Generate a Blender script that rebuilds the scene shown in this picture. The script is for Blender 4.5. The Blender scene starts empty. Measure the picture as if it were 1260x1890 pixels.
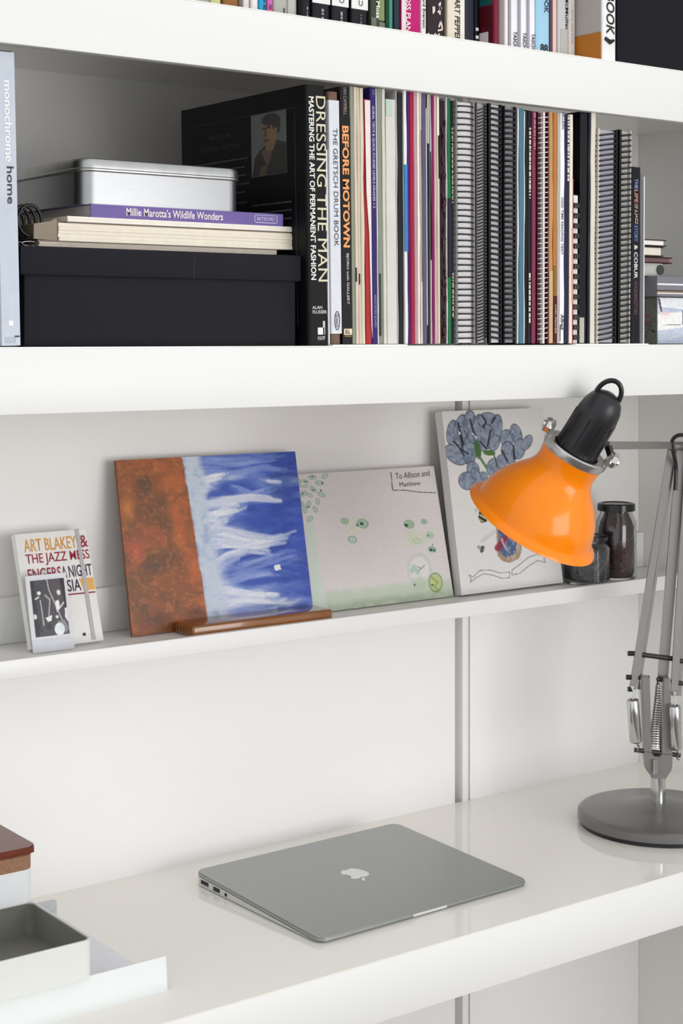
import bpy, bmesh, math, random
import numpy as np
from mathutils import Vector, Matrix, noise as mnoise
random.seed(7); np.random.seed(7)
PI = math.pi
SC = bpy.context.scene
COL = SC.collection

# ------------------------------------------------------------------ camera
CAM_Z, FPX, HORIZON, YAW = 1.40, 2996.0, 622.4, math.radians(36.69)
cd = bpy.data.cameras.new('camera'); cam = bpy.data.objects.new('camera', cd); COL.objects.link(cam)
cam.location = (0, 0, CAM_Z); cam.rotation_euler = (PI/2, 0, -YAW)
cd.sensor_fit = 'VERTICAL'; cd.sensor_height = 36.0
cd.lens = 36.0*FPX/1890.0
cd.shift_y = -(945.0-HORIZON)/1890.0
cd.clip_start = 0.05; cd.clip_end = 50
SC.camera = cam

# ------------------------------------------------------------------ light
W = bpy.data.worlds.new('world'); SC.world = W; W.use_nodes = True
bg = W.node_tree.nodes['Background']
bg.inputs['Color'].default_value = (0.97, 0.985, 1.0, 1); bg.inputs['Strength'].default_value = 1.0
def area(name, loc, target, sx, sy, power, color):
    l = bpy.data.lights.new(name, 'AREA'); l.shape = 'RECTANGLE'; l.size = sx; l.size_y = sy
    l.energy = power; l.color = color
    o = bpy.data.objects.new(name, l); COL.objects.link(o); o.location = loc
    o.rotation_euler = (Vector(target)-Vector(loc)).to_track_quat('-Z', 'Y').to_euler()
    return o
area('window_light', (1.85, -1.75, 1.12), (1.1, 1.6, 1.15), 1.8, 1.5, 38, (1.0, 0.985, 0.965))
vs = SC.view_settings
SC.display_settings.display_device = 'sRGB'
vs.view_transform = 'Standard'; vs.look = 'None'; vs.gamma = 1.0; vs.exposure = 0.07; vs.use_curve_mapping = False

# ------------------------------------------------------------------ rays: pixel of the frame -> point at a real plane or depth
FW = Vector((math.sin(YAW), math.cos(YAW), 0)); RT = Vector((math.cos(YAW), -math.sin(YAW), 0)); UP = Vector((0, 0, 1))
EYE = Vector((0, 0, CAM_Z))
def ray(px, py): return FW + RT*((px-630)/FPX) - UP*((py-HORIZON)/FPX)
def at(px, py, x=None, y=None, z=None, d=None):
    r = ray(px, py)
    if y is not None: k = y/r.y
    elif z is not None: k = (z-CAM_Z)/r.z
    elif x is not None: k = x/r.x
    else: k = d
    return EYE + r*k

# ------------------------------------------------------------------ materials
def lin(h):
    h = h.lstrip('#'); c = [int(h[i:i+2], 16)/255 for i in (0, 2, 4)]
    return [v/12.92 if v <= .04045 else ((v+.055)/1.055)**2.4 for v in c]
MATS = {}
def mat(name, hexc, rough=.5, metal=0., spec=.5, coat=0., var=.06, scale=40., bump=0., stretch=(1, 1, 1), trans=0., ior=1.5):
    if name in MATS: return MATS[name]
    m = bpy.data.materials.new(name); m.use_nodes = True; nt = m.node_tree; b = nt.nodes['Principled BSDF']
    c = lin(hexc)
    b.inputs['Roughness'].default_value = rough; b.inputs['Metallic'].default_value = metal
    b.inputs['Specular IOR Level'].default_value = spec; b.inputs['Coat Weight'].default_value = coat
    b.inputs['IOR'].default_value = ior; b.inputs['Transmission Weight'].default_value = trans
    if coat: b.inputs['Coat Roughness'].default_value = .04
    tc = nt.nodes.new('ShaderNodeTexCoord'); mp = nt.nodes.new('ShaderNodeMapping'); mp.inputs['Scale'].default_value = stretch
    nz = nt.nodes.new('ShaderNodeTexNoise'); nz.inputs['Scale'].default_value = scale; nz.inputs['Detail'].default_value = 4
    nt.links.new(tc.outputs['Object'], mp.inputs['Vector']); nt.links.new(mp.outputs['Vector'], nz.inputs['Vector'])
    mx = nt.nodes.new('ShaderNodeMix'); mx.data_type = 'RGBA'
    lo = [max(0, v*(1-var)) for v in c]; hi = [min(1, v*(1+var)) for v in c]
    mx.inputs['A'].default_value = (*lo, 1); mx.inputs['B'].default_value = (*hi, 1)
    nt.links.new(nz.outputs['Fac'], mx.inputs['Factor']); nt.links.new(mx.outputs['Result'], b.inputs['Base Color'])
    if bump:
        bp = nt.nodes.new('ShaderNodeBump'); bp.inputs['Strength'].default_value = bump; bp.inputs['Distance'].default_value = .001
        nt.links.new(nz.outputs['Fac'], bp.inputs['Height']); nt.links.new(bp.outputs['Normal'], b.inputs['Normal'])
    MATS[name] = m; return m
def paper(hexc, rough=.55): return mat('paper_'+hexc.lstrip('#'), hexc, rough, var=.08, scale=120)
def cover(hexc, rough=.45): return mat('cover_'+hexc.lstrip('#'), hexc, rough, spec=.22, var=.1, scale=60)
def ink(hexc): return mat('ink_'+hexc.lstrip('#'), hexc, .5, var=.03)
def painted(name, rough=.6, bump=0.):
    if name in MATS: return MATS[name]
    m = bpy.data.materials.new(name); m.use_nodes = True; nt = m.node_tree; b = nt.nodes['Principled BSDF']
    a = nt.nodes.new('ShaderNodeAttribute'); a.attribute_name = 'Col'
    nt.links.new(a.outputs['Color'], b.inputs['Base Color']); b.inputs['Roughness'].default_value = rough
    if bump:
        nz = nt.nodes.new('ShaderNodeTexNoise'); nz.inputs['Scale'].default_value = 260
        tc = nt.nodes.new('ShaderNodeTexCoord'); nt.links.new(tc.outputs['Object'], nz.inputs['Vector'])
        bp = nt.nodes.new('ShaderNodeBump'); bp.inputs['Strength'].default_value = bump; bp.inputs['Distance'].default_value = .001
        nt.links.new(nz.outputs['Fac'], bp.inputs['Height']); nt.links.new(bp.outputs['Normal'], b.inputs['Normal'])
    MATS[name] = m; return m

M_GLOSS = mat('white_gloss_lacquer', '#f4f1ea', .06, spec=.5, var=.012, scale=6)
M_FASCIA = mat('fascia_dimmed_white', '#e9e9e7', .38, spec=.35, var=.01, scale=5)  # same white as boards and walls, toned down so the recesses look lighter
M_WALL = mat('wall_paint', '#f3f2f1', .75, spec=.25, var=.015, scale=9, bump=.03)
M_WALLR = mat('right_wall_paint', '#f0efec', .75, spec=.25, var=.015, scale=9, bump=.03)
M_FLOOR = mat('floor_boards', '#5d4f42', .5, var=.15, scale=8, stretch=(1, 12, 1))
M_WHITE = mat('white_satin', '#efefee', .35, var=.01)
M_STEEL = mat('chrome', '#c9c9c9', .14, metal=1., var=.04, scale=90)
M_LAMPGREY = mat('lamp_grey_lacquer', '#8b8886', .32, metal=.55, var=.05, scale=160)
M_BLACK = mat('black_plastic', '#15161b', .38, var=.1, scale=200, bump=.05)
M_BWIRE = mat('black_wire', '#0b0b0d', .35, var=.05)

# ------------------------------------------------------------------ mesh helpers
def obj(name, bm, m, parent=None, smooth=False, loc=None):
    me = bpy.data.meshes.new(name)
    bmesh.ops.recalc_face_normals(bm, faces=bm.faces[:])
    bm.to_mesh(me); bm.free()
    if m: me.materials.append(m)
    if smooth:
        me.polygons.foreach_set('use_smooth', [True]*len(me.polygons))
        try: me.set_sharp_from_angle(angle=math.radians(38))
        except Exception: pass
    o = bpy.data.objects.new(name, me); COL.objects.link(o)
    if parent: o.parent = parent
    if loc: o.location = loc
    return o
def tag(o, label=None, cat=None, group=None, kind=None):
    if label: o['label'] = label
    if cat: o['category'] = cat
    if group: o['group'] = group
    if kind: o['kind'] = kind
    return o
def thing(name, label, cat, loc=(0, 0, 0), rot=(0, 0, 0), group=None):
    o = bpy.data.objects.new(name, None); COL.objects.link(o); o.empty_display_size = .02
    o.location = loc; o.rotation_euler = rot
    return tag(o, label, cat, group)
def box(bm, x0, x1, y0, y1, z0, z1, bev=0., seg=2):
    mtx = Matrix.Translation(((x0+x1)/2, (y0+y1)/2, (z0+z1)/2)) @ Matrix.Diagonal((x1-x0, y1-y0, z1-z0, 1))
    r = bmesh.ops.create_cube(bm, size=1, matrix=mtx)
    if bev:
        es = list({e for v in r['verts'] for e in v.link_edges})
        bmesh.ops.bevel(bm, geom=es, offset=bev, segments=seg, affect='EDGES', profile=.5)
    return bm
def NB(): return bmesh.new()
def boxobj(name, b, m, parent=None, bev=0., seg=2, smooth=None):
    bm = NB(); box(bm, *b, bev=bev, seg=seg)
    return obj(name, bm, m, parent, smooth=bool(bev) if smooth is None else smooth)
def lathe(bm, prof, segs=32, mtx=Matrix.Identity(4), cap0=True, cap1=True):
    rings = []
    for r, z in prof:
        if r < 1e-6: rings.append([bm.verts.new(mtx @ Vector((0, 0, z)))])
        else: rings.append([bm.verts.new(mtx @ Vector((r*math.cos(2*PI*i/segs), r*math.sin(2*PI*i/segs), z))) for i in range(segs)])
    for a, b in zip(rings, rings[1:]):
        for i in range(segs):
            j = (i+1) % segs
            if len(a) == 1 and len(b) == 1: continue
            if len(a) == 1: bm.faces.new((a[0], b[i], b[j]))
            elif len(b) == 1: bm.faces.new((a[i], a[j], b[0]))
            else: bm.faces.new((a[i], a[j], b[j], b[i]))
    if cap0 and len(rings[0]) > 1: bm.faces.new(rings[0][::-1])
    if cap1 and len(rings[-1]) > 1: bm.faces.new(rings[-1])
    return bm
def tube(bm, pts, r, segs=8, closed=False):
    pts = [Vector(p) for p in pts]; n = len(pts)
    rr = r if isinstance(r, (list, tuple)) else [r]*n
    rings = []; prev = None
    for i, p in enumerate(pts):
        if closed: t = (pts[(i+1) % n]-pts[i-1]).normalized()
        else: t = (pts[min(i+1, n-1)]-pts[max(i-1, 0)]).normalized()
        if prev is None:
            a = Vector((0, 0, 1)) if abs(t.z) < .9 else Vector((1, 0, 0))
            u = t.cross(a).normalized()
        else: u = (prev - t*prev.dot(t)).normalized()
        prev = u; v = t.cross(u)
        rings.append([bm.verts.new(p + (u*math.cos(2*PI*k/segs)+v*math.sin(2*PI*k/segs))*rr[i]) for k in range(segs)])
    for i in range(n if closed else n-1):
        a, b = rings[i], rings[(i+1) % n]
        for k in range(segs): bm.faces.new((a[k], a[(k+1) % segs], b[(k+1) % segs], b[k]))
    if not closed: bm.faces.new(rings[0][::-1]); bm.faces.new(rings[-1])
    return bm
def beam(bm, p, q, w, t, side):                # bar from p to q, w wide along side, t thick across it
    p, q, side = Vector(p), Vector(q), Vector(side)
    ax = (q-p).normalized(); s = (side-ax*side.dot(ax)).normalized(); n = ax.cross(s)
    vs_ = [bm.verts.new(c+s*a*w/2+n*b*t/2) for c in (p, q) for a, b in ((-1, -1), (1, -1), (1, 1), (-1, 1))]
    for f in ((0, 1, 2, 3), (7, 6, 5, 4), (0, 4, 5, 1), (1, 5, 6, 2), (2, 6, 7, 3), (3, 7, 4, 0)): bm.faces.new([vs_[i] for i in f])
    return bm
def prism(bm, poly, O, U, V, N, t):            # outline poly in (U,V) from O, extruded t along N
    a = [bm.verts.new(O+U*x+V*y) for x, y in poly]; b = [bm.verts.new(O+U*x+V*y+N*t) for x, y in poly]
    bm.faces.new(a); bm.faces.new(b[::-1])
    for i in range(len(poly)):
        j = (i+1) % len(poly); bm.faces.new((a[j], a[i], b[i], b[j]))
    return bm
def rrect(w, h, r, n=6):
    out = []
    for cx, cy, a0 in ((w-r, h-r, 0), (r, h-r, 90), (r, r, 180), (w-r, r, 270)):
        for k in range(n+1):
            a = math.radians(a0+90*k/n); out.append((cx+r*math.cos(a), cy+r*math.sin(a)))
    return out
def axes(o, z, x=None):                        # matrix at o with local z along z
    z = Vector(z).normalized(); x = Vector(x if x else (1, 0, 0)); x = (x-z*x.dot(z))
    if x.length < 1e-4: x = Vector((0, 1, 0))-z*z.y
    x.normalize(); y = z.cross(x)
    return Matrix(((x.x, y.x, z.x, o[0]), (x.y, y.y, z.y, o[1]), (x.z, y.z, z.z, o[2]), (0, 0, 0, 1)))

def text(s, O, U, V, w=None, h=None, m=None, parent=None, name='lettering', bold=0., shear=0., space=1., lines=1.):
    """flat lettering: O is the lower left corner of the block, U reading direction, V up; w and/or h in metres"""
    cu = bpy.data.curves.new(name, 'FONT'); cu.body = s; cu.size = 1; cu.resolution_u = 3; cu.offset = bold; cu.shear = shear
    cu.space_character = space; cu.space_line = lines
    t = bpy.data.objects.new(name, cu); me = bpy.data.meshes.new_from_object(t)
    bpy.data.objects.remove(t); bpy.data.curves.remove(cu)
    n = len(me.vertices)
    if n == 0: return None
    co = np.empty(n*3, np.float32); me.vertices.foreach_get('co', co); co = co.reshape(-1, 3)
    lo, hi = co.min(0), co.max(0); sx = sy = 1.
    if h: sy = h/(hi[1]-lo[1])
    if w: sx = w/(hi[0]-lo[0])
    if not w: sx = sy
    if not h: sy = sx
    O, U, V = (np.array(Vector(q)) for q in (O, U, V))
    P = O + np.outer((co[:, 0]-lo[0])*sx, U) + np.outer((co[:, 1]-lo[1])*sy, V)
    me.vertices.foreach_set('co', P.astype(np.float32).ravel()); me.update(); me.name = name
    me.materials.append(m)
    o = bpy.data.objects.new(name, me); COL.objects.link(o)
    if parent: o.parent = parent
    return o
def spine_text(s, parent, w, z_top, z_bot, x0f, x1f, colour, bold=0., shear=0., name='lettering', yoff=-.0004):
    """reads downwards on the spine (plane y=0, spine faces -y); fills x from x0f*w to x1f*w"""
    return text(s, (x0f*w, yoff, z_top), (0, 0, -1), (1, 0, 0), w=z_top-z_bot, h=(x1f-x0f)*w, m=ink(colour), parent=parent, bold=bold, shear=shear, name=name)

# ------------------------------------------------------------------ painting: colours for flat print and painted boards
class Canvas:
    def __init__(s, nx, ny, hexc, corners=None):
        s.nx, s.ny = nx, ny; s.a = np.empty((ny, nx, 3)); s.a[:] = s.c(hexc)
        s.X, s.Y = np.meshgrid(np.linspace(0, 1, nx), np.linspace(0, 1, ny))      # y runs down from the top edge
        s.H = None
        if corners:                                                               # picture corners TL TR BR BL -> unit square
            A = []; 
            for (x, y), (u, v) in zip(corners, ((0, 0), (1, 0), (1, 1), (0, 1))):
                A.append([x, y, 1, 0, 0, 0, -u*x, -u*y, -u]); A.append([0, 0, 0, x, y, 1, -v*x, -v*y, -v])
            s.H = np.linalg.svd(np.array(A))[2][-1].reshape(3, 3)
            Hi = np.linalg.inv(s.H); q = np.stack([s.X, s.Y, np.ones_like(s.X)], -1) @ Hi.T
            s.X, s.Y = q[..., 0]/q[..., 2], q[..., 1]/q[..., 2]                    # work in the corner units
    def c(s, h):
        h = h.lstrip('#'); return np.array([int(h[i:i+2], 16)/255 for i in (0, 2, 4)])
    def noise(s, scale, seed, octaves=4, sx=1., sy=1.):
        rng = np.random.RandomState(seed); tot = np.zeros((s.ny, s.nx)); amp = 1.; norm = 0
        u, v = np.meshgrid(np.linspace(0, 1, s.nx), np.linspace(0, 1, s.ny))
        for k in range(octaves):
            gx, gy = max(2, int(scale*sx*2**k)), max(2, int(scale*sy*2**k)); g = rng.rand(gy+2, gx+2)
            fx, fy = u*gx, v*gy; ix, iy = fx.astype(int), fy.astype(int); tx, ty = fx-ix, fy-iy
            tx = tx*tx*(3-2*tx); ty = ty*ty*(3-2*ty)
            tot += amp*((g[iy, ix]*(1-tx)+g[iy, ix+1]*tx)*(1-ty)+(g[iy+1, ix]*(1-tx)+g[iy+1, ix+1]*tx)*ty); norm += amp; amp *= .55
        return tot/norm
    def blend(s, m, h, al=1.): s.a += (s.c(h)-s.a)*np.clip(m*al, 0, 1)[..., None]
    def ell(s, cx, cy, rx, ry, ang, h, al=1., soft=.12, edge=None, ew=.2):
        c_, n_ = math.cos(math.radians(ang)), math.sin(math.radians(ang)); dx, dy = s.X-cx, s.Y-cy
        d = np.sqrt(((dx*c_+dy*n_)/rx)**2+((-dx*n_+dy*c_)/ry)**2)
        s.blend(np.clip((1-d)/soft, 0, 1), h, al)
        if edge: s.blend(np.clip(1-np.abs(d-1)/ew, 0, 1), edge, al)
    def line(s, pts, w, h, al=1.):
        d = np.full(s.X.shape, 1e9)
        for (x0, y0), (x1, y1) in zip(pts, pts[1:]):
            L2 = (x1-x0)**2+(y1-y0)**2+1e-12; t = np.clip(((s.X-x0)*(x1-x0)+(s.Y-y0)*(y1-y0))/L2, 0, 1)
            d = np.minimum(d, np.hypot(s.X-x0-t*(x1-x0), s.Y-y0-t*(y1-y0)))
        s.blend(np.clip((w/2-d)/(w*.25)+.5, 0, 1), h, al)
    def poly(s, pts, h, al=1.):
        ins = np.zeros(s.X.shape, bool); n = len(pts)
        for i in range(n):
            (x0, y0), (x1, y1) = pts[i], pts[i-1]
            if y0 == y1: continue
            ins ^= ((y0 > s.Y) != (y1 > s.Y)) & (s.X < (x1-x0)*(s.Y-y0)/(y1-y0)+x0)
        s.blend(ins.astype(float), h, al)
    def speck(s, amt, seed):
        s.a = np.clip(s.a*(1+(np.random.RandomState(seed).rand(s.ny, s.nx, 1)-.5)*amt), 0, 1)
    def mesh(s, name, O, U, V, m, parent=None):                                   # O = top left, U right, V down (full lengths)
        nx, ny = s.nx, s.ny; u, v = np.meshgrid(np.linspace(0, 1, nx), np.linspace(0, 1, ny))
        P = np.array(Vector(O)) + u[..., None]*np.array(Vector(U)) + v[..., None]*np.array(Vector(V))
        i = np.arange(nx*ny).reshape(ny, nx); F = np.stack([i[:-1, :-1], i[1:, :-1], i[1:, 1:], i[:-1, 1:]], -1).reshape(-1, 4)
        me = bpy.data.meshes.new(name); me.vertices.add(nx*ny); me.vertices.foreach_set('co', P.astype(np.float32).ravel())
        me.loops.add(F.size); me.loops.foreach_set('vertex_index', F.ravel().astype(np.int32))
        me.polygons.add(len(F)); me.polygons.foreach_set('loop_start', np.arange(0, F.size, 4, dtype=np.int32))
        try: me.polygons.foreach_set('loop_total', np.full(len(F), 4, np.int32))
        except Exception: pass
        me.update(calc_edges=True)
        L = np.clip(s.a, 0, 1); L = np.where(L <= .04045, L/12.92, ((L+.055)/1.055)**2.4)
        at_ = me.color_attributes.new('Col', 'FLOAT_COLOR', 'POINT')
        at_.data.foreach_set('color', np.concatenate([L, np.ones((ny, nx, 1))], -1).astype(np.float32).ravel())
        me.materials.append(m); o = bpy.data.objects.new(name, me); COL.objects.link(o)
        if parent: o.parent = parent
        return o

# ================================================================== SETTING
YF, YB, XR = 1.334, 1.722, 1.851         # front plane of shelves and desk, back wall, right wall
XL = -.45
def struct(name, b, m, parent=None, bev=0.):
    o = boxobj(name, b, m, parent, bev)
    if parent is None: o['kind'] = 'structure'
    return o
GX0, GX1 = 1.4812, 1.5085                # the slot between the two wall panels
wall = struct('wall_back', (XL, XR, YB+.022, YB+.10, 0, 2.3), M_WALL)
struct('wall_panel', (XL, GX0, YB, YB+.022, 0, 2.3), M_WALL, wall, .0015)
struct('wall_panel', (GX1, XR, YB, YB+.022, 0, 2.3), M_WALL, wall, .0015)
struct('wall_right', (XR, XR+.08, .95, YB+.10, 0, 2.3), M_WALLR)
struct('floor', (-1.6, 3.2, -2.6, YB+.10, -.05, 0), M_FLOOR)
struct('trim_1', (GX0+.0125, GX1-.003, YB-.001, YB+.0219, 0, 2.3), M_WHITE, None, .002)

# shelves and desk: one thickness, one front plane
def shelf(name, z0, z1, label, cat):
    t = thing(name, label, cat, ((XL+XR)/2, (YF+YB)/2, z0))
    dx = (XR-XL)/2; dy = (YB-YF)/2; h = z1-z0
    boxobj('fascia', (-dx, dx, -dy, -dy+.0125, 0, h-.0012), M_FASCIA, t, .0006)
    boxobj('board', (-dx, dx, -dy+.0125, dy, h-.014, h-.0012), M_GLOSS, t)
    boxobj('top_sheet', (-dx, dx, -dy, dy, h-.0012, h), M_GLOSS, t)
    return t
shelf('bookshelf', 1.6615, 1.7236, 'upper thick white gloss shelf holding a long row of books', 'shelf')
shelf('bookshelf', 1.3308, 1.3912, 'lower thick white gloss shelf holding spiral books and a black box', 'shelf')
shelf('desk', .6851, .75, 'white gloss desktop with a laptop and an orange lamp on it', 'desk')
SA, SB, DZ = 1.7236, 1.3912, .75
# picture ledge
LZ = 1.050; LY = YB-.115
t = thing('picture_ledge', 'narrow white picture ledge on the wall holding small paintings and jars', 'ledge', ((XL+XR)/2, YB-.057, LZ))
dx = (XR-XL)/2
boxobj('ledge_base', (-dx, dx, -.049, .057, -.0145, 0), M_WHITE, t, .0008)
boxobj('front_lip', (-dx, dx, -.058, -.049, -.0165, .0037), M_WHITE, t, .001)
boxobj('back_plate', (-dx, dx, .047, .057, 0, .0525), M_WHITE, t, .001)

# ================================================================== BOOKS
def lean_at(px):                          # how far the row leans to the left (degrees) along the shelf
    return float(np.interp(px, [0, 570, 840, 900, 960, 1040, 1105, 1151, 1164, 1180], [1.35, 1.0, .30, .1, -.15, -.3, -.62, -.58, -.5, -.3]))
LAST = [-9.]
def frame(px0, px1, ytop, y, zb, gap=.0002, row=True):
    """base-left corner, width and height of a spine seen between two pixel columns at its foot"""
    a = at(px0, 632, y=y); b = at(px1, 632, y=y)
    h = at((px0+px1)/2, ytop, y=y).z - zb
    x0, x1 = a.x+gap/2, b.x-gap/2
    if row:                                # never start before the neighbour on the left ends
        x0 = max(x0, LAST[0]+gap); x1 = max(x1, x0+.0009); LAST[0] = x1
    return x0, x1-x0, h
def booklet_mesh(w, h, depth, wob=.00025, n=14, seed=0, rnd=.0006):
    """thin stapled book: its spine edge runs slightly wavy"""
    bm = NB(); rows = []
    r = min(rnd, w*.3)
    for k in range(n+1):
        z = h*k/n; ox = wob*mnoise.noise(Vector((seed*3.1, k*.55, .3))); oy = .0012*mnoise.noise(Vector((seed*1.7, k*.4, 5.)))
        c = [(ox, depth), (ox, r+oy), (r+ox, oy), (w-r+ox, oy), (w+ox, r+oy), (w+ox, depth)]
        c = [(min(max(x, 0), w), max(y, 0)) for x, y in c]
        rows.append([bm.verts.new((x, y, z)) for x, y in c])
    for a, b in zip(rows, rows[1:]):
        for i in range(6): bm.faces.new((a[i], a[(i+1) % 6], b[(i+1) % 6], b[i]))
    bm.faces.new(rows[0][::-1]); bm.faces.new(rows[-1])
    return bm
SEED = [0]
ROWB_Y = YF+.009
def booklet(px0, px1, ytop, col, label, y=None, depth=.2, cat='booklet', name='booklet', zb=SB+.0017, patches=(), gap=.0003, rough=.42, row=True, group='slim music books on the lower shelf'):
    y = ROWB_Y if y is None else y; x, w, h = frame(px0, px1, ytop, y, zb, gap, row); SEED[0] += 1
    th = -math.radians(lean_at(px0))
    t = thing(name, label, cat, (x, y, zb), (0, th, 0), group)
    obj('cover', booklet_mesh(w, h, depth, seed=SEED[0]), cover(col, rough), t)
    pz = lambda py: at((px0+px1)/2, py, y=y).z-zb
    for (p0, p1, f0, f1, c) in patches:           # stripes printed or pasted on the spine
        boxobj('spine_label', (f0*w, f1*w, -.0006, .0006, max(pz(p1), 0.0005), min(pz(p0), h-.0005)), cover(c), t)
    return t, w, h, pz
def hardback(px0, px1, ytop, col, label, y=None, depth=.2, cat='book', name='book', zb=SB, gap=.0002, group=None, lean=None, pages='#d9d2c2', rough=.38, h=None):
    y = ROWB_Y if y is None else y; x, w, hh = frame(px0, px1, ytop, y, zb, gap); h = h or hh
    th = -math.radians(lean_at(px0) if lean is None else lean)
    t = thing(name, label, cat, (x, y, zb), (0, th, 0), group)
    b = min(.0026, w*.22); bm = NB()
    r = min(.0035, w*.3)
    prof = [(0, depth), (0, r), (r*.3, r*.3), (r, 0), (w-r, 0), (w-r*.3, r*.3), (w, r), (w, depth), (w-b, depth), (w-b, b*1.6), (b, b*1.6), (b, depth)]
    prism(bm, prof, Vector((0, 0, 0)), Vector((1, 0, 0)), Vector((0, 1, 0)), Vector((0, 0, 1)), h)
    obj('cover', bm, cover(col, rough), t)
    boxobj('page_block', (b, w-b, b*1.6, depth-.004, .002, h-.002), paper(pages), t)
    pz = lambda py: at((px0+px1)/2, py, y=y).z-zb
    return t, w, h, pz
def scribble(parent, w, z0, z1, x0, x1, colour, n, seed):     # print too small to read: short dashes
    rng = random.Random(seed); bm = NB(); z = z0
    while z > z1:
        l = rng.uniform(.0012, .006); box(bm, x0*w, x1*w, -.0009, -.0003, max(z-l, z1), z); z -= l+rng.uniform(.0008, .0022)
    return obj('lettering', bm, ink(colour), parent)

# ---- tall pale book at the left end
t, w, h, pz = hardback(3, 37, 95, '#1a1b20', 'tall pale blue-grey book standing at the far left end of the lower shelf', y=YF+.010, depth=.23, lean=1.35)  # hidden boards made dark so the tin's side mirrors shade; only the spine is pale
boxobj('spine_wrap', (-.0001, w+.0001, -.0008, .008, .001, h-.001), cover('#c3cbd6'), t)
spine_text('monochrome', t, w, pz(150), pz(300), .40, .80, '#f4f6f8', .01, yoff=-.0012)
spine_text('home', t, w, pz(308), pz(377), .46, .84, '#14161c', .012, yoff=-.0012)
bm = NB(); lathe(bm, [(.0032, 0), (.0032, .0003)], 4, axes((w*.5, -.0010, pz(597)), (0, -1, 0), (1, 0, 1)))
obj('emblem', bm, ink('#eef0f4'), t)
boxobj('barcode', (w*.7, w*.96, -.0012, 0, pz(623), pz(620)), ink('#22242a'), t)
for k in range(6): boxobj('print_mark', (w*(.16+.11*k), w*(.21+.11*k), -.0011, 0, pz(634), pz(622)), ink('#a9b2bd'), t)

# ---- big black book with portrait on its back cover
t, w, h, pz = hardback(570, 607, 158, '#060709', 'large black menswear book with a small portrait photo on its back cover', depth=.243, lean=1.0, rough=.55)
spine_text('DRESSING THE MAN', t, w, pz(178), pz(520), .50, .98, '#d9d2b4', .0)
spine_text('MASTERING THE ART OF PERMANENT FASHION', t, w, pz(180), pz(517), .14, .40, '#eeece6', .02)
text('ALAN\nFLUSSER', (w*.18, -.0004, pz(579)), (1, 0, 0), (0, 0, 1), w=w*.72, h=pz(565)-pz(579), m=ink('#d8d6d0'), parent=t, bold=.01)
boxobj('publisher_mark', (w*.44, w*.76, -.0006, 0, pz(618), pz(605)), ink('#e6e6e6'), t)
boxobj('publisher_mark', (w*.70, w*.80, -.0006, 0, pz(618), pz(593)), ink('#c9c9c9'), t)
text('KNOPF', (w*.44, -.0004, pz(628)), (1, 0, 0), (0, 0, 1), w=w*.36, h=pz(621)-pz(628), m=ink('#d8d6d0'), parent=t)
# portrait: back cover is the plane x=0; u runs from the spine into the shelf
cv = Canvas(70, 100, '#5f6a66')
cv.blend(np.clip(1-cv.X*1.2, 0, 1), '#76807c', .6)
cv.poly([(.02, 1), (.10, .70), (.22, .60), (.40, .52), (.72, .46), (1, .52), (1, 1)], '#17140f')
cv.poly([(.28, .62), (.55, .52), (.58, .70), (.46, .86)], '#6b4f4a'); cv.poly([(.26, .86), (.46, .82), (.40, 1), (.22, 1)], '#5a4a2c')
cv.poly([(.42, .44), (.74, .42), (.62, .62), (.42, .60)], '#8a6a4c')
cv.ell(.52, .30, .24, .22, 0, '#92704f', soft=.1); cv.poly([(.30, .22), (.40, .18), (.44, .52), (.33, .48)], '#8a6750')
cv.ell(.56, .12, .26, .10, 0, '#1b1512'); cv.poly([(.58, .08), (.84, .10), (.82, .34), (.72, .36), (.60, .24)], '#221a14')
cv.ell(.70, .30, .05, .05, 0, '#8d6a55'); cv.ell(.38, .25, .06, .02, 0, '#2a1a16'); cv.ell(.50, .24, .07, .02, 0, '#20130f')
cv.line([(.44, .26), (.40, .36), (.44, .37)], .03, '#3a241c'); cv.line([(.36, .45), (.50, .44)], .03, '#3c2018')
cv.speck(.25, 3)
cv.a *= .9
cv.mesh('portrait_photo', (-.0004, .100, pz(196)), (0, -.066, 0), (0, 0, -.066), painted('print_portrait', .35), t)
def back_text(s, y0, y1, z0, hgt, colour, bold=0.): return text(s, (-.0004, y0, z0), (0, -1, 0), (0, 0, 1), w=y0-y1, h=hgt, m=ink(colour), parent=t, bold=bold)
bm = NB()
for (y0, y1, z0, z1) in ((.019, .2235, h-.0215, h-.0210), (.019, .0195, .02, h-.021), (.223, .2235, .02, h-.021), (.019, .2235, .02, .0205)): box(bm, -.0005, 0, y0, y1, z0, z1)
obj('border_line', bm, ink('#33353c'), t)
back_text('PRAISE FOR', .183, .140, h-.040, .0045, '#34363e'); back_text('DRESSING THE MAN', .202, .124, h-.052, .0045, '#34363e')
rng = random.Random(5)
for k, (ya, yb_, z) in enumerate([(.214, .108, .066), (.214, .112, .075), (.214, .111, .084), (.214, .105, .093), (.214, .112, .102), (.138, .108, .113)] + [(.10, .028, .118+.0085*i) for i in range(6)] + [(.075, .027, .19+.0085*i) for i in range(4)]):
    bm = NB(); y = ya
    while y > yb_+.003:
        l = rng.uniform(.003, .008); box(bm, -.0005, 0, max(y-l, yb_), y, h-z, h-z+.0016); y -= l+.0012
    obj('blurb_line', bm, ink('#4a4b55'), t)

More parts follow.
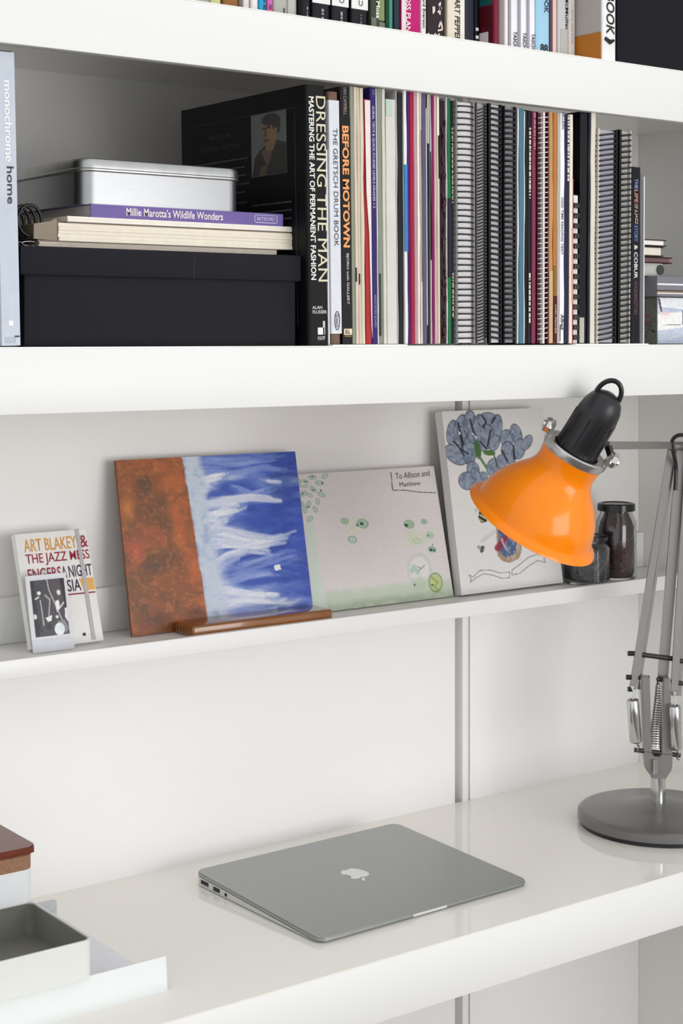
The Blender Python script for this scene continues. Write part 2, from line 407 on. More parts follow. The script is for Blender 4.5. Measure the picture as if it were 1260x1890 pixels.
# ---- white metal bookends around the music row
BE = mat('white_painted_metal', '#f2f2f0', .35, var=.01)
def bookend(px_up, px_end, ytop, label, lean):
    y = YF+.003; xu = at(px_up, 632, y=ROWB_Y).x; xe = at(px_end, 632, y=y).x; zt = at(px_up, ytop, y=y).z-SB
    t = thing('bookend', label, 'bookend', (xu, y, SB), group='white metal bookends holding the music books')
    s = 1 if xe > xu else -1
    a, b = sorted((0, s*.0013)); k = -math.tan(math.radians(lean))*zt
    bm = NB(); prism(bm, [(a, .0012), (b, .0012), (b+k, zt), (a+k, zt)], Vector((0, .007, 0)), Vector((1, 0, 0)), Vector((0, 0, 1)), Vector((0, 1, 0)), .113); obj('upright', bm, BE, t)
    a, b = sorted((0, xe-xu)); boxobj('base_plate', (a, b, 0, .15, 0, .0012), BE, t)
bookend(607.6, 752, 275, 'white metal bookend beside the large black menswear book', .98)
bookend(1189.5, 1062, 325, 'white metal bookend at the right end of the music books', -.3)

# ---- the row of music books
PX = []
t, w, h, pz = hardback(611.2, 630, 170, '#6e5646', 'drum book with white wrapped spine and brown ends', rough=.45, zb=SB+.0017)
boxobj('dust_band', (-.0001, w+.0001, -.0008, .03, pz(616), pz(186)), cover('#d9dbe2', .3), t)
spine_text('THE GRETSCH DRUM BOOK', t, w, pz(238), pz(455), .36, .80, '#23262c', .0, yoff=-.0012)
bm = NB(); tube(bm, [(w*.55+w*.24*math.cos(a), -.0012, pz(592)+.0095*math.sin(a)) for a in np.linspace(0, 2*PI, 20)[:-1]], .0004, 4, True); obj('emblem', bm, ink('#2a2c33'), t)
spine_text('Gretsch', t, w, pz(580), pz(604), .42, .70, '#2a2c33', .01, yoff=-.0012)
t, w, h, pz = hardback(632, 650, 161, '#1a1013', 'black book with bold orange title on its spine', zb=SB+.0017)
boxobj('spine_wrap', (-.0001, w, -.0003, .02, .0005, pz(215)), cover('#0d090d'), t)
spine_text('IAN CAMPBELL', t, w, pz(163), pz(213), .35, .7, '#8f8580', .0, yoff=-.0004)
spine_text('BEFORE MOTOWN', t, w, pz(233), pz(457), .16, .84, '#f2a05c', .03, yoff=-.0007)
spine_text('BJORN with GALLERT', t, w, pz(468), pz(562), .40, .72, '#c9c5c0', .01, yoff=-.0007)
boxobj('spine_label', (w*.12, w*.95, -.0008, 0, pz(618), pz(607)), cover('#e8d9bd'), t)
text('ELL', (w*.25, -.001, pz(616)), (1, 0, 0), (0, 0, 1), w=w*.5, h=.004, m=ink('#2a2018'), parent=t, bold=.03)
boxobj('spine_label', (w*.2, w*.9, -.0008, 0, pz(622), pz(619)), cover('#7a6236'), t)
booklet(650.5, 657, 160, '#8b9080', 'grey-green card folder next to the orange-titled black book')
booklet(657, 663, 161, '#d2c5b2', 'cream booklet, first of three beside the grey-green folder', y=ROWB_Y-.0004, patches=[(494, 520, .0, .35, '#2a1a18')])
booklet(663, 668.5, 162, '#cfc0aa', 'cream booklet, middle of three beside the grey-green folder', y=ROWB_Y-.0004, patches=[(505, 525, .1, .4, '#3a2624')])
booklet(668.5, 675, 163, '#d6c9b6', 'cream booklet, third of three, beside the red and white spine', y=ROWB_Y-.0004)
t, w, h, pz = booklet(675.5, 686.5, 184, '#a8262a', 'shorter red and white score with rounded spine')
bm = NB(); prism(bm, [(w*.98, h-.001), (w*.98, .006), (w*.84, .02), (w*.6, h*.45), (w*.2, h*.62), (w*.05, h-.001)], Vector((0, -.0008, 0)), Vector((1, 0, 0)), Vector((0, 0, 1)), Vector((0, -1, 0)), .0004)
obj('spine_label', bm, cover('#e6dcd6'), t)
t, w, h, pz = booklet(687, 697.3, 162, '#2f1c66', 'deep purple music book with small pale title print')
spine_text('AURAL TESTS & QUICK STUDIES LEVELS-GRADES 1-3', t, w, pz(196), pz(384), .25, .72, '#c9c4e0', .01)
spine_text('ASSOCIATED BOARD', t, w, pz(544), pz(604), .35, .78, '#9c92c8', .0)
spine_text('77', t, w, pz(166), pz(176), .3, .7, '#9c92c8', .01)
booklet(697.5, 699.6, 164, '#ecebe8', 'very thin white sheet folder right of the purple music book')
booklet(700, 708, 164, '#878d80', 'grey-green music booklet right of the thin white folder', patches=[(505, 620, .05, .45, '#3c4038')])
booklet(708, 714.5, 165, '#cfcdbd', 'pale sage booklet beside the rolled white score', y=ROWB_Y-.0004)
t, w, h, pz = booklet(715, 733.5, 184, '#d3cfcb', 'thick rounded white score with a greenish tint at its top', y=ROWB_Y-.0004, patches=[(184, 214, .0, .6, '#b9ccc0')])
booklet(733.8, 736, 168, '#c9c8c4', 'thin grey-white folder beside the black music book')
booklet(736.3, 745.6, 172, '#0f151b', 'matt black music book beside the blue-patched folder', y=ROWB_Y+.0015)
booklet(745.9, 753.6, 168, '#e6e4e2', 'thin white folder with a long blue patch on its spine', y=ROWB_Y-.0004, patches=[(304, 464, .0, 1., '#3f7cc0')])
booklet(754, 758.4, 168, '#46186a', 'thin violet booklet beside the crimson score')
booklet(758.6, 766, 167, '#a20a3c', 'bright crimson score with a smooth spine', y=ROWB_Y-.0004)
booklet(766, 772, 168, '#b8929a', 'dusty pink score beside the crimson one', y=ROWB_Y-.0004)
booklet(772.2, 776.3, 169, '#f0eee8', 'thin white booklet beside the dusty pink score', y=ROWB_Y-.0004)
booklet(776.5, 780.5, 170, '#cfc6b6', 'thin beige booklet beside the grey-purple music book', patches=[(240, 520, .5, .7, '#8c7b55')])
booklet(780.8, 789, 172, '#5b5170', 'dull grey-purple music book with a pale right edge', patches=[(200, 600, .86, 1., '#d9d7dc')])
booklet(789.2, 794, 174, '#17141a', 'narrow black booklet beside the grey-purple music book', y=ROWB_Y+.0015, patches=[(174, 265, .1, .9, '#b9b6a8')])
booklet(794.2, 798, 175, '#c4c3c6', 'thin light grey booklet beside the magenta spine', patches=[(280, 480, .0, .3, '#22202a')])
booklet(798.2, 803, 176, '#7c1254', 'thin dark magenta booklet between pale papers')
booklet(803, 807, 177, '#d2aeb0', 'thin rose booklet beside the magenta spine')
booklet(807, 811.5, 177, '#c2b09c', 'thin tan booklet with worn paper edge', patches=[(180, 250, .2, 1., '#f0ebe0'), (330, 640, .55, 1., '#e9e2d6')])
t, w, h, pz = booklet(811.8, 823.6, 186, '#22090e', 'dark maroon patterned music book', y=ROWB_Y+.0015)
bm = NB(); rng = random.Random(9)
for k in range(60):
    zz = rng.uniform(.004, h-.012); xx = rng.uniform(.35, .8)*w; box(bm, xx, xx+rng.uniform(.1, .2)*w, -.0014, -.0008, zz, zz+rng.uniform(.002, .008))
obj('spine_pattern', bm, ink('#4a161c'), t)
booklet(823.9, 826.6, 180, '#f0f0ee', 'very thin white folder beside the green spine')
booklet(827, 833.5, 182, '#0e6a42', 'green and navy music book', patches=[(366, 512, .0, 1., '#1c1a30')], y=ROWB_Y+.0015)
t, w, h, pz = booklet(833.7, 836.8, 186, '#17191a', 'thin black booklet with yellow print beside the first spiral book', y=ROWB_Y+.0015)
scribble(t, w, pz(236), pz(375), .2, .9, '#b3ad84', 30, 3); scribble(t, w, pz(504), pz(585), .2, .9, '#c9c49a', 30, 4)

# ---- spiral bound books
RINGMESH = {}
def ring_mesh(rx, ry, rad, key, slant):
    if key in RINGMESH: return RINGMESH[key]
    bm = NB(); pts = []
    for k in range(14):
        a = 2*PI*k/14; pts.append((rx*math.cos(a), ry*math.sin(a), slant*math.cos(a)))
    tube(bm, pts, rad, 5, True)
    me = bpy.data.meshes.new('ring'); bmesh.ops.recalc_face_normals(bm, faces=bm.faces[:]); bm.to_mesh(me); bm.free()
    me.polygons.foreach_set('use_smooth', [True]*len(me.polygons))
    RINGMESH[key] = me; return me
def spiral(px0, px1, ytop, label, edge, pagecol, wirecol, nring, y, rad=.0008, slant=.0, backcol=None, pf=(.0, 1.), ry=.0075, depth=.19, comb=None):
    x, w, h = frame(px0, px1, ytop, y, SB+.0017, .0006)
    t = thing('spiral_book', label, 'spiral book', (x, y, SB+.0017), (0, -math.radians(lean_at((px0+px1)/2)), 0), 'spiral bound music books')
    ins = rad*.7
    boxobj('front_cover', (ins, ins+w*.08, .0, depth, 0, h), cover(edge), t)
    boxobj('back_cover', (w-ins-w*.08, w-ins, .0, depth, 0, h), cover(backcol or edge), t)
    boxobj('page_block', (ins+w*.08, w-ins-w*.08, .0035, depth-.003, .001, h-.001), paper(pagecol), t)
    m = mat('wire_'+wirecol.lstrip('#'), wirecol, .35, var=.04)
    me = ring_mesh(w/2-rad-.0001, ry, rad, (round(w, 5), rad, slant, ry), slant)
    me.materials.clear(); me.materials.append(m)
    for k in range(nring):
        o = bpy.data.objects.new('ring', me); COL.objects.link(o); o.parent = t
        o.location = (w/2, .0035, .006+(h-.012)*k/(nring-1)); o.rotation_euler = (0, random.uniform(-.02, .02), 0)
    if comb:
        m2 = cover(comb[2])
        boxobj('comb_spine', (w*comb[0], w*comb[1], -.0012, .004, 0, h), m2, t)
    return t, w, h
spiral(838.5, 878, 187, 'white-paged spiral book with a grey cover and fine black wire', '#8a8789', '#e3dfe0', '#0c0c0e', 39, YF+.0065, rad=.00095)
spiral(879, 899, 190, 'narrow spiral book with crossing black wires beside the white-paged one', '#77757a', '#b9b6b8', '#101012', 72, YF+.008, rad=.0008, slant=.0032)
t, w, h = spiral(899.5, 927.5, 192, 'spiral book with thick black plastic coils over white pages', '#101013', '#d2d0d6', '#0a0a0c', 42, YF+.0075, rad=.0014, slant=-.0012, comb=(.02, .17, '#0c0c0e'))
spiral(928, 953.6, 196, 'grey-paged spiral book with black coils beside the teal spine', '#26262b', '#8a898f', '#0a0a0c', 42, YF+.008, rad=.0014, slant=.0)

booklet(954.2, 957, 200, '#eceaea', 'thin white folder between the grey spiral book and the teal spine')
booklet(957.3, 966, 200, '#4b778c', 'teal blue music book between thin white folders', patches=[(215, 235, .8, 1., '#7fa3b3')])
booklet(966.1, 968, 205, '#e2e6e8', 'very thin white folder right of the teal spine')
booklet(968.2, 973, 203, '#0d0d12', 'narrow black booklet beside the teal spine', y=ROWB_Y+.0015)
t, w, h, pz = booklet(973.2, 979.5, 204, '#191318', 'narrow black book with small white lettering beside the mauve spine', y=ROWB_Y+.0015)
scribble(t, w, pz(236), pz(366), .25, .7, '#dcd9d6', 40, 21); scribble(t, w, pz(504), pz(596), .25, .7, '#dcd9d6', 40, 22)
t, w, h, pz = booklet(979.8, 988.2, 205, '#7c3550', 'mauve crimson music book beside the maroon spiral book')
scribble(t, w, pz(208), pz(276), .2, .75, '#a56a7e', 20, 23)
spiral(988.6, 1011.6, 207, 'maroon spiral book with a white wire binding', '#4c0f1a', '#4a1420', '#e8e4e4', 45, YF+.0075, rad=.0006, slant=.0012, comb=(.44, .60, '#e6e2e2'))
booklet(1012, 1019.6, 206, '#bd8f63', 'tan music book beside the maroon spiral book', patches=[(500, 634, .0, .9, '#c9ac86')])
t, w, h, pz = booklet(1019.8, 1027, 208, '#b8772c', 'orange-brown music book with maroon lower spine', patches=[(546, 634, .1, 1., '#4c0a18'), (490, 545, .1, .7, '#8f6a18')])
spine_text('CARL FISCHER', t, w, pz(562), pz(616), .35, .75, '#d9b9a8', .01, yoff=-.001)
booklet(1027.3, 1032, 209, '#b7b2b4', 'light grey booklet beside the white reading text')
t, w, h, pz = booklet(1032.2, 1040.4, 209, '#eeeef0', 'white reading text with black spine lettering')
spine_text('BELLSON', t, w, pz(207), pz(238), .35, .85, '#17171c', .01)
spine_text('ODD TIME READING TEXT', t, w, pz(364), pz(470), .25, .75, '#17171c', .01)
spine_text('Alfred', t, w, pz(580), pz(608), .2, .9, '#17171c', .02)
boxobj('emblem', (w*.05, w*.12, -.0006, 0, pz(630), pz(600)), ink('#17171c'), t)
t, w, h, pz = booklet(1040.7, 1049.4, 211, '#201e3c', 'dark navy music book with white print near its top')
scribble(t, w, pz(212), pz(334), .5, .85, '#d9d3d0', 40, 31)
booklet(1049.7, 1056, 211, '#eadfd0', 'cream music book beside the navy one', patches=[(420, 560, .7, 1., '#d9a08c')])
booklet(1056.0, 1057.6, 330, '#a2443c', 'thin short red booklet beside the black comb binding')
# black and white comb bound book
x, w, h = frame(1058.3, 1068.2, 360, YF+.010, SB+.0017)
t = thing('comb_book', 'short book with black comb binding showing white squares', 'spiral book', (x, YF+.010, SB+.0017), (0, math.radians(.35), 0), 'spiral bound music books')
boxobj('page_block', (0, w, .003, .18, 0, h), paper('#e4e2e0'), t)
for k in range(14): boxobj('comb_tooth', (-.0002, w, -.001, .004, .004+k*(h-.012)/13.6, .004+(k+.5)*(h-.012)/13.6), M_BLACK, t, .0008)
booklet(1068.5, 1082, 206, '#0b0c11', 'thick glossy black music book beside the comb binding', y=ROWB_Y+.0015, rough=.2, patches=[(586, 634, .0, .62, '#b7b3a4')])
booklet(1082.3, 1088, 207, '#171b2a', 'dark blue glossy booklet right of the thick black one', rough=.2)
booklet(1088.3, 1097, 204, '#dcd5c8', 'cream card folder left of the plastic-coil books', y=ROWB_Y-.0004)
spiral(1099.5, 1138, 238, 'spiral book with lavender-grey pages and sloping black rings', '#c9c2b4', '#b3b0bd', '#0b0b0d', 41, YF+.007, rad=.0012, slant=.0026, backcol='#111114')
spiral(1138.5, 1163.5, 240, 'spiral book with thick black rings at the right end of the row', '#0e0e11', '#b9b8b2', '#0a0a0c', 38, YF+.008, rad=.0014, slant=.0014, backcol='#c4c2bc', comb=(.0, .16, '#0c0c0e'))
t, w, h, pz = booklet(1164, 1180, 308, '#0e0d13', 'short black jazz book with coloured spine lettering beside the right bookend', depth=.15, cat='book', name='book')
for s_, a_, b_, c_ in (('THE', 330, 348, '#7f9cc9'), ('LIFE', 350, 374, '#c98a7a'), ('OF A', 376, 392, '#b9a49a'), ('JAZZ', 393, 414, '#c9a08f'), ('STORY', 416, 446, '#5f86c9'), ('& COBUR', 452, 514, '#e6e6e6'), ('WASHINGTON', 518, 580, '#6a3a4c')):
    spine_text(s_, t, w, pz(a_), pz(b_), .28, .68, c_, .015)
booklet(1180.3, 1184.4, 320, '#6f6f74', 'thin grey booklet against the right bookend', depth=.15)

# ================================================================== LEFT STACK ON THE LOWER SHELF
BOXM = mat('charcoal_card', '#1d1d24', .8, spec=.2, var=.08, scale=200, bump=.08)
yb0 = YF+.022
a = at(45, 636, y=yb0); b = at(545, 636, y=yb0); l0 = at(38, 452, y=yb0-.003); l1 = at(556, 520, y=yb0-.003)
zl = at(300, 462.3, y=yb0-.003).z; zlb = at(300, 513, y=yb0-.003).z
BXD = .30
t = thing('storage_box', 'charcoal black storage box with lid under the stack of sketchbooks', 'box', (a.x, yb0, SB))
boxobj('box_body', (0, b.x-a.x, 0, BXD, 0, zl-SB-.002), BOXM, t, .001)
bm = NB(); box(bm, l0.x-a.x, l1.x-a.x, -.003, BXD+.003, zlb-SB, zl-SB, .001); bl_ = obj('box_lid', bm, BOXM, t, True)
boxobj('lid_seam', (.178, .1784, -.0033, -.003, zlb-SB, zl-SB), mat('seam_line', '#2a2a31', .6), bl_)

def page_stack(bm, x0, x1, y0, y1, z0, z1, n, seed, jit=.0012):
    rng = random.Random(seed); dz = (z1-z0)/n
    for k in range(n): box(bm, x0+rng.uniform(0, jit), x1-rng.uniform(0, jit), y0+rng.uniform(0, jit), y1, z0+k*dz, z0+(k+.965)*dz)
yS = YF+.04
zof = lambda px, py: at(px, py, y=yS).z
xof = lambda px: at(px, 430, y=yS).x
z0 = zl
# thin wirebound pad
zb_, zt_ = z0, zof(300, 452)
t = thing('wirebound_pad', 'thin wire-bound pad lying on the black box lid', 'sketchbook', (xof(72), yS, zb_+.0002), group='sketchbooks lying on the black box')
W1 = xof(512)-xof(72); T1 = zt_-zb_
bm = NB(); page_stack(bm, 0, W1, 0, .15, .0008, T1-.001, 4, 1); obj('page_block', bm, paper('#d8cdbf'), t)
boxobj('back_board', (-.002, W1+.004, -.001, .15, 0, .0008), paper('#c2b4a2'), t)
boxobj('front_cover', (-.002, W1, -.001, .15, T1-.0009, T1), paper('#8b7d70'), t)
rme = ring_mesh(.0085, max(T1/2-.0012, .002), .0006, 'padring', .0); rme.materials.append(M_STEEL)
for k in range(9):
    o = bpy.data.objects.new('ring', rme); COL.objects.link(o); o.parent = t; o.location = (-.006, .006+k*.011, T1/2); o.rotation_euler = (PI/2, 0, 0)
# thick cream sketchbook
zb_ = z0+T1; zt_ = zof(300, 420); T2 = zt_-zb_
t = thing('sketchbook', 'thick cream sketchbook with black wire binding in the stack', 'sketchbook', (xof(104), yS-.004, zb_), group='sketchbooks lying on the black box')
W2 = xof(538)-xof(104)
bm = NB(); page_stack(bm, 0, W2, 0, .15, 0, T2, 5, 2, .0009); 
obj('page_block', bm, paper('#e9dfcc'), t)
bm = NB(); prism(bm, [(0, 0), (0, T2), (-.0012, T2+.004), (-.007, T2+.001), (-.024, T2-.002), (-.024, .001)], Vector((0, .002, 0)), Vector((1, 0, 0)), Vector((0, 0, 1)), Vector((0, 1, 0)), .146)
obj('bound_edge', bm, paper('#8a7c6a'), t)
rme = ring_mesh(.012, T2/2+.006, .0017, 'bookring', .0); rme.materials.append(M_BWIRE)
for k in range(11):
    o = bpy.data.objects.new('ring', rme); COL.objects.link(o); o.parent = t; o.location = (-.026, .006+k*.0125, T2/2+.0095); o.rotation_euler = (PI/2, 0, 0)
# thin pad on top
zb_ = z0+T1+T2; T3 = zof(300, 407.5)-zb_
t = thing('drawing_pad', 'thin cream drawing pad directly under the purple book', 'sketchbook', (xof(121), yS-.004, zb_), group='sketchbooks lying on the black box')
W3 = xof(546)-xof(121)
bm = NB(); page_stack(bm, 0, W3, 0, .15, .0014, T3, 2, 4, .0016); obj('page_block', bm, paper('#efe8dc'), t)
boxobj('back_board', (-.001, W3-.01, 0, .15, 0, .0012), paper('#6a5a4c'), t)
# purple book lying flat: spine to the front
zb_ += T3; T4 = zof(300, 383.6)-zb_; x0 = xof(166); W4 = xof(520)-x0
t = thing('colouring_book', 'purple-spined wildlife colouring book lying under the silver tin', 'book', (x0, yS-.002, zb_))
bm = NB(); D4 = .20
prism(bm, [(0, 0), (D4, 0), (D4, .0008), (.0012, .0008), (.0012, T4-.0008), (D4, T4-.0008), (D4, T4), (0, T4)], Vector((0, 0, 0)), Vector((0, 1, 0)), Vector((0, 0, 1)), Vector((1, 0, 0)), W4)
obj('cover', bm, cover('#6f5f9e'), t)
boxobj('page_block', (.0006, W4-.0006, .0014, D4-.003, .001, T4-.001), paper('#b9b4b4'), t)
X_, Z_ = Vector((1, 0, 0)), Vector((0, 0, 1))
def fx(px): return xof(px)-x0
text("Millie Marotta's Wildlife Wonders", (fx(231), -.0004, T4*.24), X_, Z_, w=fx(409)-fx(231), h=T4*.62, m=ink('#f3e6e4'), parent=t, bold=.012)
bm = NB()
for q in ((fx(467), fx(509), T4*.20, T4*.26), (fx(467), fx(509), T4*.80, T4*.84), (fx(467), fx(468), T4*.2, T4*.84), (fx(508), fx(509), T4*.2, T4*.84)): box(bm, q[0], q[1], -.0005, 0, q[2], q[3])
obj('border_line', bm, ink('#c9bfe0'), t)
text('BATSFORD', (fx(472), -.0004, T4*.40), X_, Z_, w=fx(504)-fx(472), h=T4*.28, m=ink('#d6cce8'), parent=t)
# silver tin
zb_ += T4; yT = yS+.004
zT = lambda px, py: at(px, py, y=yT).z
xT = lambda px: at(px, 340, y=yT).x
TX0 = xT(150); TW = xT(447)-TX0; TH = zT(165, 291)-zb_; LB = zT(165, 313)-zb_; TD = .215
TIN = mat('brushed_tin', '#a6a7a9', .38, metal=1., var=.05, scale=30, stretch=(1, 1, 14))
t = thing('silver_tin', 'rectangular silver tin with rounded corners and a lid on the purple book', 'tin', (TX0, yT, zb_))
bm = NB(); prism(bm, rrect(TW, TD, .016, 7), Vector((0, 0, 0)), X_, Vector((0, 1, 0)), Z_, LB); obj('tin_body', bm, TIN, t, True)
bm = NB(); e = .0018
rings = []
for off, z in ((e, LB-.0015), (e+.0008, LB-.0005), (e+.0008, LB+.001), (e, LB+.002), (e, TH-.004), (e-.0015, TH-.001), (e-.004, TH)):
    rr = rrect(TW+2*off, TD+2*off, .016+off, 7); rings.append([bm.verts.new((x-off, y-off, z)) for x, y in rr])
for a_, b_ in zip(rings, rings[1:]):
    for i in range(len(a_)): bm.faces.new((a_[i], a_[(i+1) % len(a_)], b_[(i+1) % len(a_)], b_[i]))
bm.faces.new(rings[0][::-1]); bm.faces.new(rings[-1]); obj('tin_lid', bm, mat('worn_tin', '#b3b4b3', .36, metal=1., var=.22, scale=60), t, True)

# ================================================================== RIGHT END OF THE LOWER SHELF
yR = YF+.06
xr = lambda px, y=yR: at(px, 560, y=y).x
zr = lambda py, px=1215, y=yR: at(px, py, y=y).z
bx0 = xr(1212); bz = zr(548)
t = thing('patterned_box', 'box covered in pale blue and white paper at the right end of the lower shelf', 'box', (bx0, yR, SB))
BW, BD = .24, .20
boxobj('box_body', (0, BW, 0, BD, 0, bz-SB), mat('box_side_paper', '#75786f', .6, var=.25, scale=30), t, .0006)
cv = Canvas(170, 62, '#c3cbdc')
n_ = cv.noise(5, 11); cv.blend((n_ > .55).astype(float), '#aab4cc', .6)
cv.poly([(.02, .0), (.22, .0), (.2, .25), (.03, .2)], '#e2e6ea'); cv.poly([(.0, .35), (.2, .3), (.26, .62), (.0, .72)], '#ecebe8')
cv.line([(.20, .28), (.20, .58), (.05, .60)], .014, '#3d3f63'); cv.line([(.27, .1), (.27, .95)], .02, '#dfe3ec'); cv.line([(.01, .02), (.03, .3)], .014, '#4a2430')
cv.ell(.06, .34, .06, .08, 0, '#e0b4b8', .6, .8); cv.poly([(.34, .2), (.9, .15), (.95, .8), (.36, .9)], '#dde2ea'); cv.line([(.4, .3), (.85, .7)], .02, '#56648f')
cv.line([(.36, .75), (.5, .4), (.8, .5)], .015, '#8792b8'); cv.speck(.12, 4)
cv.mesh('paper_print', (.0005, -.0005, bz-SB-.001), (BW-.001, 0, 0), (0, 0, -(bz-SB-.002)), painted('print_box', .5), t)
cv = Canvas(70, 62, '#6c7067'); n_ = cv.noise(6, 13); cv.blend((n_ > .6)*1., '#5d6358', .5)
for x_, y_, r_ in ((.93, .40, .03), (.95, .52, .028), (.92, .58, .03), (.6, .3, .03)): cv.ell(x_, y_, r_, r_*1.3, 0, '#96404f', .8, .6)
cv.line([(.97, .72), (.98, .74)], .03, '#20201f'); cv.line([(.9, .9), (.96, .6)], .008, '#3a3c38'); cv.speck(.15, 6)
cv.mesh('side_print', (-.0005, BD-.001, bz-SB-.001), (0, -(BD-.002), 0), (0, 0, -(bz-SB-.002)), painted('print_box_side', .6), t)
# lid tray
lz1 = zr(510, 1240)
t2 = t
bl_ = boxobj('box_lid', (-.006, BW+.006, -.006, BD+.006, bz-SB+.0005, lz1-SB), mat('lid_paper', '#77747e', .45, var=.1, scale=20), t, .0015)
for p0, p1, c in ((524, 527, '#f0f0f2'), (536, 538, '#3a2f30'), (541, 543, '#ece9e6'), (538.5, 540.5, '#a5855f')):
    boxobj('lid_stripe', (-.0062, BW+.006, -.0066, -.0055, zr(p1, 1240)-SB, zr(p0, 1240)-SB), paper(c), bl_)
# little books lying on the lid
zz = lz1
def flat(name, px_end, y0, z0, T, col, pages, label, tilt=0., d=.12):
    xe = at(px_end, 470, y=y0).x; x0 = xe-.115
    t = thing(name, label, 'book', (x0, y0, z0), (0, -tilt, 0), 'small books lying on the patterned box')
    c_ = max(.0014, T*.12)
    boxobj('lower_cover', (0, .115, 0, d, 0, c_), cover(col), t); boxobj('upper_cover', (0, .115, 0, d, T-c_, T), cover(col), t)
    boxobj('page_block', (.002, .111, .001, d-.002, c_, T-c_), paper(pages), t)
    boxobj('spine', (0, .002, 0, d, c_, T-c_), cover(col), t)
    return t
T_ = zr(485, 1215)-zz-.0006; t = flat('book', 1222, yR+.01, zz+.0002, T_, '#a3a8a4', '#b3b7b0', 'grey book with a dark rounded page end, bottom of the small stack')
bm = NB(); lathe(bm, [(T_*.40, 0), (T_*.40, .0006)], 24, axes((.111, -.0002, T_*.5), (0, -1, 0))); obj('rounded_end', bm, cover('#3c4240'), t)
zz += T_+.0008
t = flat('book', 1240, yR+.014, zz, .0080, '#3a1018', '#6a4f4c', 'maroon book with a cover that sticks out of the small stack', .0)
zz += .0084; T_ = .0125
t = flat('book', 1224, yR+.012, zz, T_, '#2a2022', '#e6ddcf', 'cream-paged book with a black cover in the middle of the small stack')
zz += T_+.0004
t = flat('book', 1229, yR+.012, zz, .0085, '#37161e', '#f0eeea', 'dark maroon book on top of the small stack')

# ================================================================== TOP ROW
yA = YF+.045
LASTA = [-9.]
def topbook(px0, px1, col, label, y=yA, h=.24, depth=.17, hard=True, gap=.0002, rough=.4, cat='book'):
    # bottom of the row is seen along the shelf edge; px taken there
    ye = lambda p: np.interp(p, [350, 1260], [0, 130])-1
    pa, pb = at(px0, ye(px0), y=y), at(px1, ye(px1), y=y)
    x0, x1 = pa.x+gap/2, pb.x-gap/2
    x0 = max(x0, LASTA[0]+gap); x1 = max(x1, x0+.001); LASTA[0] = x1; w = x1-x0
    t = thing('book', label, cat, (x0, y, SA), (0, 0, 0), 'books on the upper shelf')
    b = min(.0026, w*.2)
    bm = NB(); r = min(.003, w*.3)
    prism(bm, [(0, depth), (0, r), (r*.3, r*.3), (r, 0), (w-r, 0), (w-r*.3, r*.3), (w, r), (w, depth), (w-b, depth), (w-b, b*1.5), (b, b*1.5), (b, depth)], Vector((0, 0, 0)), X_, Vector((0, 1, 0)), Z_, h)
    obj('cover', bm, cover(col, rough), t); boxobj('page_block', (b, w-b, b*1.5, depth-.004, .002, h-.003), paper('#d9d4c8'), t)
    pz = lambda py: at((px0+px1)/2, py, y=y).z-SA
    return t, w, h, pz
def tl(t, w, z1, z0, f0, f1, c): return boxobj('spine_label', (f0*w, f1*w, -.0006, .0004, z0, z1), cover(c), t)
topbook(355, 388, '#a2a49a', 'pale grey book at the left end of the visible upper row')
topbook(389, 409, '#c3c68e', 'yellow-green book on the upper shelf')
topbook(412, 441, '#8e5c30', 'brown leather-coloured book on the upper shelf')
topbook(441, 448, '#6c6a60', 'thin dark grey-green book beside the brown one on the upper shelf')
topbook(448.5, 461, '#d8d0cb', 'off-white book next to the brown one on the upper shelf')
t, w, h, pz = topbook(464, 477, '#e3dcda', 'white book with a small black mark near its foot')
bm = NB(); lathe(bm, [(.0016, 0), (.0016, .0004)], 14, axes((w*.5, -.0001, .0095), (0, -1, 0))); obj('emblem', bm, ink('#151517'), t)
t, w, h, pz = topbook(478, 493, '#2c9cc4', 'cyan blue book beside the pink one')
spine_text('ISE', t, w, .030, .0085, .5, .8, '#0f3c52', .02)
t, w, h, pz = topbook(493.5, 504, '#cc63a8', 'narrow pink book beside the cyan one')
spine_text('S', t, w, .018, .012, .3, .7, '#5a1a48', .02)
t, w, h, pz = topbook(504.5, 531, '#a9aaa0', 'wide stone grey book on the upper shelf'); tl(t, w, .016, .006, .68, .78, '#55564f')
topbook(531, 549, '#b9bab2', 'lighter grey book with smooth spine on the upper shelf')
BT = ['slim black boxed book, first of the four black books on the upper shelf', 'black boxed book, second of the four with white tops on the upper shelf', 'black boxed book, third of the four with white tops on the upper shelf', 'black boxed book, fourth of the four, beside the green mossy spine']
for i, (p0, p1) in enumerate(((552, 573.5), (576, 609), (612, 643), (648, 678.5))):
    t, w, h, pz = topbook(p0, p1, '#111218', BT[i], y=yA-.008)
    if i: tl(t, w, .2, .0245, .0, .99, '#e4e3e2')
    scribble(t, w, .019, .006, .50, .62, '#8d8f98' if i < 3 else '#4a4a52', 8, 40+i)
    if i > 1: text('O' if i == 2 else 'U', (w*.42, -.0012, .028), X_, Z_, h=.006, m=ink('#222226'), parent=t)
t, w, h, pz = topbook(683, 710, '#3d4436', 'mossy dark green book with white title')
for q, c in (((.55, .95, .018, .06), '#7b8a58'), ((.05, .4, .006, .02), '#6a6f60'), ((.6, .98, .005, .016), '#737a6a')): tl(t, w, q[3], q[2], q[0], q[1], c)
spine_text('Moss', t, w, pz(3), pz(34), .36, .62, '#eeeee6', .02, yoff=-.001)
topbook(711, 718, '#0a3a22', 'thin dark green book beside the teal-green spine')
topbook(718, 725, '#3d8d78', 'thin teal-green book on the upper shelf')
topbook(727, 739, '#252b38', 'dark slate blue book on the upper shelf')
t, w, h, pz = topbook(740.5, 777, '#b8146a', 'magenta book with white spine edge and title lettering'); tl(t, w, .23, .001, .0, .22, '#dcd6cf')
